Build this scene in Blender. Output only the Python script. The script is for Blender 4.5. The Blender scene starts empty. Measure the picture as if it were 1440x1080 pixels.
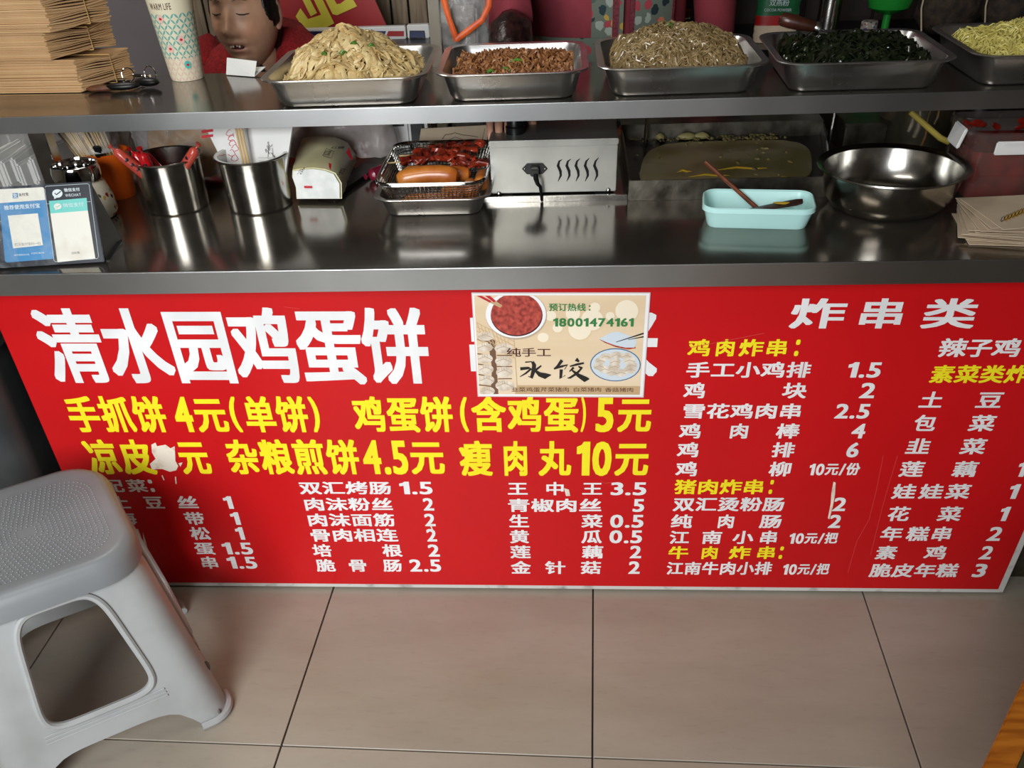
import bpy, bmesh, math, random
from mathutils import Vector, Matrix, noise
import numpy as np
random.seed(7)
S = bpy.context.scene
COL = S.collection
PI = math.pi
# ------------------------------------------------------------------ camera
F = 1259.24; PPX, PPY = 709.4, 824.35
CC = np.array([0.0, -1.5432, 1.3598])
def _axes(p, y, r):
    cy, sy = math.cos(y), math.sin(y)
    r0 = np.array([cy, sy, 0]); f0 = np.array([-sy, cy, 0]); u0 = np.array([0, 0, 1.])
    cp, sp = math.cos(p), math.sin(p)
    f = f0*cp-u0*sp; u = u0*cp+f0*sp
    cr, sr = math.cos(r), math.sin(r)
    return r0*cr+u*sr, -r0*sr+u*cr, f
RX, RU, RF = _axes(.72053, .08687, -.04905)
cam = bpy.data.objects.new('camera', bpy.data.cameras.new('camera'))
COL.objects.link(cam)
cam.matrix_world = Matrix(((RX[0], RU[0], -RF[0], CC[0]), (RX[1], RU[1], -RF[1], CC[1]), (RX[2], RU[2], -RF[2], CC[2]), (0, 0, 0, 1)))
cam.data.sensor_width = 36; cam.data.lens = F/1440*36; cam.data.clip_start = .05
cam.data.shift_x = (720-PPX)/1440; cam.data.shift_y = (PPY-540)/1440
S.camera = cam
# ------------------------------------------------------------------ world, light, exposure
W = bpy.data.worlds.new('world'); S.world = W; W.use_nodes = True
W.node_tree.nodes['Background'].inputs[0].default_value = (.62, .68, .75, 1)
W.node_tree.nodes['Background'].inputs[1].default_value = 0.3
def area(name, loc, target, sx, sy, power, color=(1, 1, 1)):
    l = bpy.data.lights.new(name, 'AREA'); l.shape = 'RECTANGLE'; l.size = sx; l.size_y = sy; l.energy = power; l.color = color
    o = bpy.data.objects.new(name, l); COL.objects.link(o); o.location = loc
    d = Vector(target)-Vector(loc); o.rotation_euler = d.to_track_quat('-Z', 'Y').to_euler()
    return o
dl = area('doorway_daylight', (-.85, -2.82, 1.62), (-.42, 0, .55), 1.3, 1.7, 52, (.96, .98, 1)); dl.data.spread = math.radians(92)
area('overhead_fill', (-.8, -1.0, 2.7), (-.6, -.4, .5), 1.2, .3, 15, (1, .95, .86))  # added overhead fill without a fixture, lifts worktop and steel
area('stall_fill', (-1.25, .75, 2.3), (-1.0, .5, .9), .5, .4, 13, (1, .95, .86))  # added fill light without a fixture, brightens the area behind the counter
S.view_settings.view_transform = 'Standard'; S.view_settings.look = 'None'; S.view_settings.gamma = 1
S.view_settings.use_curve_mapping = False
S.view_settings.exposure = -0.78

# ------------------------------------------------------------------ pixel <-> surface helpers (photo 1440x1080)
def ray(px, py): return RF*F+RX*(px-PPX)-RU*(py-PPY)
def onZ(px, py, z):
    d = ray(px, py); return Vector(CC+d*((z-CC[2])/d[2]))
def onY(px, py, y):
    d = ray(px, py); return Vector(CC+d*((y-CC[1])/d[1]))
def atD(px, py, d): return Vector(CC+ray(px, py)/F*d)
class Plane:
    def __init__(s, o, u, v):
        s.o = Vector(o); s.u = Vector(u).normalized(); v = Vector(v); v = v-s.u*v.dot(s.u); s.v = v.normalized(); s.n = s.u.cross(s.v)
    def px(s, x, y):
        d = Vector(ray(x, y)); c = Vector(CC); t = (s.o-c).dot(s.n)/d.dot(s.n); p = c+d*t-s.o
        return (p.dot(s.u), p.dot(s.v))
    def w(s, a, b, off=0): return s.o+s.u*a+s.v*b+s.n*off
# ------------------------------------------------------------------ materials
def c(r, g, b):
    f = lambda v: ((v/255+.055)/1.055)**2.4 if v > 10 else v/255/12.92
    return (f(r), f(g), f(b), 1)
def newmat(name):
    m = bpy.data.materials.new(name); m.use_nodes = True
    nt = m.node_tree; return m, nt, nt.nodes['Principled BSDF']
def link(nt, a, b): nt.links.new(a, b)
def mat(name, col, rough=.5, metal=0, col2=None, scale=20, bump=0, bscale=None, stretch=None, spec=.5, trans=0, alpha=1, coat=0, sss=0, detail=3, lo=.35, hi=.65, rvar=0):
    m, nt, b = newmat(name)
    b.inputs['Base Color'].default_value = col; b.inputs['Roughness'].default_value = rough
    b.inputs['Metallic'].default_value = metal; b.inputs['Specular IOR Level'].default_value = spec
    b.inputs['Transmission Weight'].default_value = trans; b.inputs['Alpha'].default_value = alpha
    b.inputs['Coat Weight'].default_value = coat
    if sss: b.inputs['Subsurface Weight'].default_value = sss; b.inputs['Subsurface Radius'].default_value = (.01, .004, .002); b.inputs['Subsurface Scale'].default_value = 1
    if col2 or bump or rvar:
        tc = nt.nodes.new('ShaderNodeTexCoord'); mp = nt.nodes.new('ShaderNodeMapping')
        link(nt, tc.outputs['Object'], mp.inputs[0])
        if stretch: mp.inputs['Scale'].default_value = stretch
        n = nt.nodes.new('ShaderNodeTexNoise'); n.inputs['Scale'].default_value = scale; n.inputs['Detail'].default_value = detail
        link(nt, mp.outputs[0], n.inputs['Vector'])
        if col2:
            r = nt.nodes.new('ShaderNodeValToRGB'); r.color_ramp.elements[0].position = lo; r.color_ramp.elements[1].position = hi
            r.color_ramp.elements[0].color = col; r.color_ramp.elements[1].color = col2
            link(nt, n.outputs[0], r.inputs[0]); link(nt, r.outputs[0], b.inputs['Base Color'])
        if rvar:
            mr = nt.nodes.new('ShaderNodeMapRange'); mr.inputs[3].default_value = max(.02, rough-rvar); mr.inputs[4].default_value = rough+rvar
            link(nt, n.outputs[0], mr.inputs[0]); link(nt, mr.outputs[0], b.inputs['Roughness'])
        if bump:
            n2 = n
            if bscale:
                n2 = nt.nodes.new('ShaderNodeTexNoise'); n2.inputs['Scale'].default_value = bscale; n2.inputs['Detail'].default_value = 4
                link(nt, mp.outputs[0], n2.inputs['Vector'])
            bp = nt.nodes.new('ShaderNodeBump'); bp.inputs['Strength'].default_value = bump; bp.inputs['Distance'].default_value = .004
            link(nt, n2.outputs[0], bp.inputs['Height']); link(nt, bp.outputs[0], b.inputs['Normal'])
    return m
M = {}
M['steel'] = mat('steel', c(176, 174, 168), .2, 1, c(192, 190, 184), 30, .02, 260, (1, 1, 1), rvar=.05)
M['steel_top'] = mat('steel_worktop', c(116, 110, 102), .15, .87, c(130, 124, 114), 9, .02, 14, (1, 1, 1), rvar=.05)
M['steel_lip'] = mat('steel_reflection_bands', c(178, 180, 180), .3, 1, c(204, 205, 204), 2.6, .015, 200, (1, 0, .6), rvar=.05)  # pale and dull reflection bands along the lips, put into the steel colour
M['steel_tray'] = mat('steel_tray', c(214, 215, 216), .29, 1, c(226, 227, 227), 14, .03, 60, rvar=.06)
M['steel_old'] = mat('steel_dirty', c(70, 66, 58), .38, 1, c(125, 120, 110), 24, .1, 60, lo=.3, hi=.7, rvar=.1)
M['chrome'] = mat('chrome', c(225, 225, 225), .06, 1)
M['dark_metal'] = mat('dark_metal', c(30, 30, 32), .35, .8)
M['heater'] = mat('heater_sheet', c(138, 138, 133), .38, .8, c(156, 156, 150), 10, .03, 80, rvar=.05)
M['black'] = mat('black_plastic', c(14, 14, 16), .34, spec=.3)
M['blackvoid'] = mat('dark_hole', c(5, 5, 5), .9)
M['crate'] = mat('dark_grey_plastic', c(52, 55, 57), .42, 0, c(66, 68, 69), 6, .05, 40)
M['red'] = mat('red_print', c(200, 18, 24), .34, 0, c(192, 16, 21), 3, .010, 6, spec=.35)
M['white_ink'] = mat('white_print', c(240, 240, 240), .4, 0, c(226, 228, 228), 14)
M['yellow_ink'] = mat('yellow_print', c(250, 236, 36), .4, 0, c(244, 226, 30), 12)
M['board'] = mat('white_board_edge', c(205, 205, 200), .5, 0, c(150, 148, 140), 30, lo=.55, hi=.75)
M['torn'] = mat('torn_paper', c(236, 226, 208), .7, 0, c(205, 180, 160), 60, .2, lo=.5, hi=.75)
M['tile'] = None
M['grout'] = mat('dark_grout', c(52, 46, 40), .9)
M['stool'] = mat('stool_body', c(168, 171, 171), .38, 0, c(150, 152, 151), 9, .05, 60, lo=.45, hi=.8)
M['stool_top'] = mat('stool_seat', c(124, 128, 131), .36, 0, c(138, 141, 143), 5, .02, 40)
M['stool_dirt'] = mat('stool_scuff', c(96, 88, 80), .7)
M['kraft'] = mat('kraft_paper', c(196, 158, 112), .75, 0, c(178, 140, 96), 8, .1, 60)
M['kraft_light'] = mat('kraft_paper_pale', c(205, 186, 160), .75, 0, c(190, 170, 144), 10, .08, 60)
M['kraft_edge2'] = mat('kraft_paper_faded', c(206, 170, 124), .75, 0, c(190, 152, 106), 8, .1, 60)
M['kraft_edge'] = mat('kraft_paper_edge', c(226, 200, 152), .8)
M['paper'] = mat('white_paper', c(226, 226, 222), .6, 0, c(214, 214, 210), 6, .05, 30)
M['rubber'] = mat('rubber_band', c(196, 158, 96), .5)
M['mint'] = mat('mint_plastic', c(190, 234, 230), .3, 0, c(184, 230, 226), 5, spec=.5, sss=.0)
M['orange'] = mat('orange_plastic', c(226, 98, 20), .35)
M['orange_ribbon'] = mat('orange_ribbon', c(236, 104, 34), .45, 0, c(200, 76, 24), 30)
M['bamboo'] = mat('bamboo', c(206, 178, 126), .6, 0, c(184, 152, 98), 30, stretch=(1, 1, .1))
M['bamboo_dark'] = mat('bamboo_shade', c(150, 122, 78), .6)
M['wood_handle'] = mat('wood_handle', c(122, 62, 32), .35, 0, c(84, 40, 22), 40, stretch=(1, 1, 1))
M['wood_dark'] = mat('dark_wood_handle', c(72, 34, 22), .3, 0, c(48, 24, 16), 40)
M['orange_wood'] = mat('orange_wood', c(196, 118, 34), .42, 0, c(158, 86, 22), 14, .05, 40, (1, 6, 1))
M['olive'] = mat('olive_laminate', c(70, 66, 44), .5)
M['plank'] = mat('weathered_plank', c(142, 126, 104), .8, 0, c(106, 92, 74), 16, .35, 40, (5, 1, .5))
M['plank_dark'] = mat('dark_panelling', c(44, 32, 25), .6, 0, c(30, 22, 18), 10, .1, 40, (4, 1, .4))
M['wall_grey'] = mat('grey_partition', c(122, 116, 116), .6, 0, c(112, 106, 106), 4, .03)
M['wall_pale'] = mat('pale_post', c(170, 162, 146), .6, 0, c(146, 138, 124), 8)
M['wall_room'] = mat('plaster', c(176, 170, 160), .8, 0, c(160, 154, 144), 3)
M['drip_pale'] = mat('pale_dried_drip', c(150, 142, 124), .5, 0, c(120, 110, 90), 60)
M['drip_brown'] = mat('brown_dried_drip', c(120, 86, 36), .45, 0, c(84, 60, 26), 60)
M['steel_stained'] = mat('steel_stained', c(150, 143, 124), .3, .9, c(112, 98, 66), 16, .05, 60, (1, 1, .4), lo=.45, hi=.72)
M['wall_dim'] = mat('darkened_wall', c(96, 84, 72), .8, 0, c(80, 70, 60), 3)
M['sign_red'] = mat('sign_red', c(156, 16, 20), .4)
M['sign_yellow'] = mat('sign_yellow', c(214, 204, 66), .4)
M['navy'] = mat('navy_print', c(30, 40, 86), .4)
M['white_pl'] = mat('white_plastic', c(222, 222, 220), .35)
M['blue_card'] = mat('blue_card', c(22, 112, 164), .25, 0, c(32, 124, 178), 8)
M['navy_card'] = mat('dark_card', c(20, 27, 38), .3, spec=.25)
M['teal_card'] = mat('teal_card', c(84, 184, 174), .3)
M['card_white'] = mat('card_white', c(212, 210, 198), .35, 0, c(192, 186, 170), 22, lo=.5, hi=.8)
M['card_grey_ink'] = mat('card_grey_ink', c(110, 112, 110), .5)
M['card_pale'] = mat('card_pale_ink', c(200, 212, 216), .4)
M['film'] = None
M['glass'] = mat('clear_plastic', c(205, 205, 200), .08, 0, alpha=.15, spec=.6)
M['noodle'] = mat('wide_noodle', c(214, 192, 138), .38, 0, c(192, 158, 98), 60, spec=.6, lo=.4, hi=.75)
M['meat_shred'] = mat('shredded_meat', c(176, 122, 74), .42, 0, c(120, 72, 38), 70, spec=.6)
M['glass_noodle'] = mat('glass_noodle', c(158, 136, 96), .22, 0, c(120, 98, 62), 60, spec=.7)
M['kelp'] = mat('kelp_strip', c(34, 42, 22), .2, 0, c(18, 24, 12), 40, spec=.7)
M['potato'] = mat('potato_shred', c(224, 214, 128), .3, 0, c(204, 190, 98), 50, spec=.6)
M['scallion'] = mat('scallion', c(92, 140, 44), .35, 0, c(50, 96, 30), 80)
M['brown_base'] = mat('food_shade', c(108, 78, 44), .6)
M['sausage'] = mat('sausage', c(206, 128, 52), .3, 0, c(176, 94, 34), 30, spec=.6, coat=.2)
M['redmeat'] = mat('marinated_meat', c(170, 58, 32), .3, 0, c(96, 24, 14), 55, .4, 80, spec=.7, coat=.3)
M['redfilm'] = mat('red_sausage_film', c(190, 26, 30), .14, 0, c(150, 16, 22), 30, coat=.5)
M['clearfilm'] = mat('printed_clear_film', c(196, 78, 64), .16, alpha=.75, coat=.4)
M['skin'] = None
M['hair'] = mat('black_hair', c(22, 18, 16), .42, 0, c(10, 8, 8), 60, .5, 160, (1, 1, .2))
M['sweater'] = mat('red_fleece', c(150, 16, 18), .95, 0, c(112, 8, 12), 120, .8, 300)
M['collar'] = mat('black_knit', c(20, 18, 20), .9, 0, bump=.4, col2=c(34, 30, 32), scale=200)
M['trousers'] = mat('dark_trousers', c(32, 32, 38), .9)
M['shirt'] = mat('maroon_shirt', c(134, 46, 56), .85, 0, c(112, 34, 46), 12, .25, 20)
M['cuff'] = mat('brown_glossy_cuff', c(52, 28, 26), .28, 0, c(26, 14, 14), 60, .7, 60)
M['darkred_trim'] = mat('burgundy_trim', c(88, 22, 34), .8, 0, c(120, 50, 60), 200)
M['crepe'] = mat('batter_residue', c(134, 124, 92), .4, 0, c(100, 90, 44), 9, .15, 30, lo=.4, hi=.65)
M['crumb'] = mat('crumbs', c(180, 160, 90), .6)
M['egg'] = mat('egg_smear', c(190, 156, 48), .35)
M['sauce'] = mat('chilli_sauce', c(142, 30, 16), .22, 0, c(84, 14, 8), 20, .3, 40)
M['tissue_pack'] = mat('cream_pack', c(206, 198, 150), .3, 0, c(218, 214, 176), 9, .1, 20)
M['sugar'] = mat('white_film', c(228, 230, 226), .3, 0, c(208, 212, 208), 40, .3, 30)
M['ink_black'] = mat('ink_black', c(24, 20, 18), .5)
M['ink_red'] = mat('ink_red', c(190, 22, 40), .5)
M['ink_maroon'] = mat('ink_maroon', c(70, 16, 20), .5)
M['ink_green'] = mat('ink_green', c(44, 124, 62), .5)
M['ink_brown'] = mat('ink_brown', c(92, 58, 40), .5)
M['ink_gold'] = mat('ink_gold', c(206, 160, 40), .5)
M['poster'] = mat('poster_print', c(234, 214, 184), .22, 0, c(224, 200, 164), 5, stretch=(.3, 1, 3))
M['poster_pale'] = mat('poster_wrapper', c(242, 230, 206), .25)
M['poster_edge'] = mat('poster_wrapper_rim', c(222, 200, 160), .25)
M['poster_meat'] = mat('poster_mince', c(196, 84, 70), .3, 0, c(132, 44, 40), 130, detail=6)
M['poster_dump'] = mat('poster_dumpling', c(232, 222, 206), .3, 0, c(196, 180, 160), 60)
M['poster_dump2'] = mat('poster_dumpling_crease', c(186, 166, 142), .3)
M['poster_white'] = mat('poster_white', c(240, 240, 240), .2)
M['poster_plate'] = mat('poster_plate', c(206, 218, 226), .25)
M['poster_blue'] = mat('poster_blue_rim', c(74, 110, 150), .25)
M['poster_tan'] = mat('poster_tan', c(196, 166, 126), .3)
M['poster_shade'] = mat('poster_brown', c(112, 80, 60), .3)
M['green_pl'] = mat('green_plastic', c(34, 140, 50), .3)
M['green_pouch'] = mat('green_pouch', c(26, 84, 50), .3, 0, c(34, 100, 60), 20, .1)
M['redbrown'] = mat('dark_red_glass', c(84, 28, 22), .15)
M['leather'] = mat('brown_leather', c(110, 66, 42), .5, 0, c(86, 50, 32), 60, .2)
M['onion'] = mat('red_onion', c(116, 26, 48), .25)
M['sack'] = mat('netting_sack', c(66, 52, 40), .8, 0, c(34, 28, 22), 50, .6, 120)
M['flower_white'] = None

def make_tile():
    m, nt, b = newmat('floor_tile')
    tc = nt.nodes.new('ShaderNodeTexCoord'); mp = nt.nodes.new('ShaderNodeMapping'); link(nt, tc.outputs['Object'], mp.inputs[0])
    mp.inputs['Scale'].default_value = (1, 3, 1)
    oi = nt.nodes.new('ShaderNodeObjectInfo'); ad = nt.nodes.new('ShaderNodeVectorMath'); ad.operation = 'ADD'
    link(nt, mp.outputs[0], ad.inputs[0]); link(nt, oi.outputs['Location'], ad.inputs[1])
    n = nt.nodes.new('ShaderNodeTexNoise'); n.inputs['Scale'].default_value = 2.2; n.inputs['Detail'].default_value = 7; n.inputs['Roughness'].default_value = .6
    link(nt, ad.outputs[0], n.inputs['Vector'])
    r = nt.nodes.new('ShaderNodeValToRGB'); r.color_ramp.elements[0].color = c(158, 150, 135); r.color_ramp.elements[1].color = c(174, 166, 152)
    r.color_ramp.elements[0].position = .3; r.color_ramp.elements[1].position = .7
    link(nt, n.outputs[0], r.inputs[0])
    # fine grime and scratches
    n2 = nt.nodes.new('ShaderNodeTexNoise'); n2.inputs['Scale'].default_value = 28; n2.inputs['Detail'].default_value = 5; link(nt, ad.outputs[0], n2.inputs['Vector'])
    r2 = nt.nodes.new('ShaderNodeValToRGB'); r2.color_ramp.elements[0].position = .30; r2.color_ramp.elements[0].color = (.72, .7, .68, 1); r2.color_ramp.elements[1].position = .42
    link(nt, n2.outputs[0], r2.inputs[0])
    mx = nt.nodes.new('ShaderNodeMix'); mx.data_type = 'RGBA'; mx.blend_type = 'MULTIPLY'; mx.inputs[0].default_value = .22
    link(nt, r.outputs[0], mx.inputs[6]); link(nt, r2.outputs[0], mx.inputs[7]); link(nt, mx.outputs[2], b.inputs['Base Color'])
    mr = nt.nodes.new('ShaderNodeMapRange'); mr.inputs[3].default_value = .26; mr.inputs[4].default_value = .46
    link(nt, n.outputs[0], mr.inputs[0]); link(nt, mr.outputs[0], b.inputs['Roughness'])
    bp = nt.nodes.new('ShaderNodeBump'); bp.inputs['Strength'].default_value = .05; bp.inputs['Distance'].default_value = .003
    link(nt, n2.outputs[0], bp.inputs['Height']); link(nt, bp.outputs[0], b.inputs['Normal'])
    return m
M['tile'] = make_tile()
def make_film(name, col, base_a, hi_a, scale, rough=.12):
    m, nt, b = newmat(name)
    b.inputs['Base Color'].default_value = col; b.inputs['Roughness'].default_value = rough
    tc = nt.nodes.new('ShaderNodeTexCoord'); n = nt.nodes.new('ShaderNodeTexNoise'); n.inputs['Scale'].default_value = scale; n.inputs['Detail'].default_value = 4; n.inputs['Distortion'].default_value = 1.2
    link(nt, tc.outputs['Object'], n.inputs['Vector'])
    mr = nt.nodes.new('ShaderNodeMapRange'); mr.inputs[1].default_value = .4; mr.inputs[2].default_value = .65; mr.inputs[3].default_value = base_a; mr.inputs[4].default_value = hi_a
    link(nt, n.outputs[0], mr.inputs[0]); link(nt, mr.outputs[0], b.inputs['Alpha'])
    bp = nt.nodes.new('ShaderNodeBump'); bp.inputs['Strength'].default_value = .8; bp.inputs['Distance'].default_value = .01
    link(nt, n.outputs[0], bp.inputs['Height']); link(nt, bp.outputs[0], b.inputs['Normal'])
    return m
M['film'] = make_film('plastic_film', c(215, 215, 212), .10, .42, 18)
M['milky'] = make_film('milky_bag', c(206, 196, 192), .55, .85, 10, .3)
M['whitebag'] = make_film('white_bag', c(232, 232, 226), .8, 1, 14, .35)
def make_skin():
    m, nt, b = newmat('skin')
    at = nt.nodes.new('ShaderNodeAttribute'); at.attribute_name = 'Col'
    tc = nt.nodes.new('ShaderNodeTexCoord'); n = nt.nodes.new('ShaderNodeTexNoise'); n.inputs['Scale'].default_value = 45; n.inputs['Detail'].default_value = 5
    link(nt, tc.outputs['Object'], n.inputs['Vector'])
    mx = nt.nodes.new('ShaderNodeMix'); mx.data_type = 'RGBA'; mx.blend_type = 'MULTIPLY'; mx.inputs[0].default_value = .35
    link(nt, at.outputs['Color'], mx.inputs[6]); link(nt, n.outputs[0], mx.inputs[7]); link(nt, mx.outputs[2], b.inputs['Base Color'])
    b.inputs['Roughness'].default_value = .48; b.inputs['Subsurface Weight'].default_value = .12; b.inputs['Subsurface Radius'].default_value = (.012, .005, .003); b.inputs['Subsurface Scale'].default_value = 1
    bp = nt.nodes.new('ShaderNodeBump'); bp.inputs['Strength'].default_value = .25; bp.inputs['Distance'].default_value = .002
    link(nt, n.outputs[0], bp.inputs['Height']); link(nt, bp.outputs[0], b.inputs['Normal'])
    return m
M['skin'] = make_skin()
def mth(nt, op, a, b=None, c_=None):
    n = nt.nodes.new('ShaderNodeMath'); n.operation = op
    for i, v in enumerate((a, b, c_)):
        if v is None: continue
        if isinstance(v, (int, float)): n.inputs[i].default_value = v
        else: link(nt, v, n.inputs[i])
    return n.outputs[0]
def make_cup_lattice():
    m, nt, b = newmat('cup_lattice_print')
    tc = nt.nodes.new('ShaderNodeTexCoord'); sp = nt.nodes.new('ShaderNodeSeparateXYZ'); link(nt, tc.outputs['Object'], sp.inputs[0])
    th = mth(nt, 'ARCTAN2', sp.outputs[1], sp.outputs[0])
    u = mth(nt, 'MULTIPLY', th, 16/(2*PI)*1.0); v = mth(nt, 'MULTIPLY', sp.outputs[2], 54.0)
    p = mth(nt, 'ADD', u, v); q = mth(nt, 'SUBTRACT', u, v)
    def petals(a, bb):
        d = mth(nt, 'ABSOLUTE', mth(nt, 'SUBTRACT', mth(nt, 'FRACT', a), .5))
        s = mth(nt, 'MULTIPLY', mth(nt, 'ABSOLUTE', mth(nt, 'SINE', mth(nt, 'MULTIPLY', mth(nt, 'ADD', bb, .5), PI))), .15)
        return mth(nt, 'LESS_THAN', d, s)
    k = mth(nt, 'MAXIMUM', petals(p, q), petals(q, p))
    low = mth(nt, 'LESS_THAN', sp.outputs[2], .042)
    ink = nt.nodes.new('ShaderNodeMix'); ink.data_type = 'RGBA'; ink.inputs[6].default_value = c(106, 172, 164); ink.inputs[7].default_value = c(222, 190, 176)
    link(nt, low, ink.inputs[0])
    # blank band carries the words near the top
    band = mth(nt, 'MULTIPLY', mth(nt, 'GREATER_THAN', sp.outputs[2], .120), mth(nt, 'LESS_THAN', sp.outputs[2], .145))
    k2 = mth(nt, 'MULTIPLY', k, mth(nt, 'SUBTRACT', 1, band))
    mx = nt.nodes.new('ShaderNodeMix'); mx.data_type = 'RGBA'; mx.inputs[6].default_value = c(226, 218, 188)
    link(nt, k2, mx.inputs[0]); link(nt, ink.outputs[2], mx.inputs[7]); link(nt, mx.outputs[2], b.inputs['Base Color'])
    b.inputs['Roughness'].default_value = .4
    return m
M['cup'] = make_cup_lattice()
def make_floral(name, base, scale, cols, rad=.33):
    m, nt, b = newmat(name)
    tc = nt.nodes.new('ShaderNodeTexCoord')
    v = nt.nodes.new('ShaderNodeTexVoronoi'); v.inputs['Scale'].default_value = scale; v.feature = 'F1'
    dn = nt.nodes.new('ShaderNodeTexNoise'); dn.inputs['Scale'].default_value = scale*1.6
    link(nt, tc.outputs['Object'], dn.inputs['Vector'])
    ad = nt.nodes.new('ShaderNodeVectorMath'); ad.operation = 'MULTIPLY_ADD'; ad.inputs[1].default_value = (.6/scale,)*3
    link(nt, dn.outputs[1], ad.inputs[0]); link(nt, tc.outputs['Object'], ad.inputs[2]); link(nt, ad.outputs[0], v.inputs['Vector'])
    sep = nt.nodes.new('ShaderNodeSeparateColor'); link(nt, v.outputs['Color'], sep.inputs[0])
    r = nt.nodes.new('ShaderNodeValToRGB'); r.color_ramp.interpolation = 'CONSTANT'
    el = r.color_ramp.elements
    while len(el) < len(cols): el.new(.5)
    for i, cc in enumerate(cols): el[i].position = i/len(cols); el[i].color = cc
    link(nt, sep.outputs[0], r.inputs[0])
    ms = mth(nt, 'LESS_THAN', v.outputs['Distance'], rad)
    mx = nt.nodes.new('ShaderNodeMix'); mx.data_type = 'RGBA'; mx.inputs[6].default_value = base
    link(nt, ms, mx.inputs[0]); link(nt, r.outputs[0], mx.inputs[7]); link(nt, mx.outputs[2], b.inputs['Base Color'])
    b.inputs['Roughness'].default_value = .8
    return m
M['floral'] = make_floral('floral_cotton', c(98, 108, 96), 44, [c(24, 50, 52), c(196, 110, 80), c(176, 146, 60), c(20, 40, 44), c(160, 60, 70), c(150, 160, 150), c(60, 90, 80)], .42)
M['flower_white'] = make_floral('flowered_ceramic', c(226, 218, 196), 75, [c(150, 40, 30), c(206, 160, 40), c(50, 44, 36), c(226, 218, 196), c(80, 90, 50), c(226, 218, 196)], .34)
M['flower_white'].node_tree.nodes['Principled BSDF'].inputs['Roughness'].default_value = .2
def make_perforated():
    m, nt, b = newmat('perforated_seat')
    tc = nt.nodes.new('ShaderNodeTexCoord'); sp = nt.nodes.new('ShaderNodeSeparateXYZ'); link(nt, tc.outputs['Object'], sp.inputs[0])
    b.inputs['Base Color'].default_value = c(132, 135, 138); b.inputs['Roughness'].default_value = .34
    return m
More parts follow.
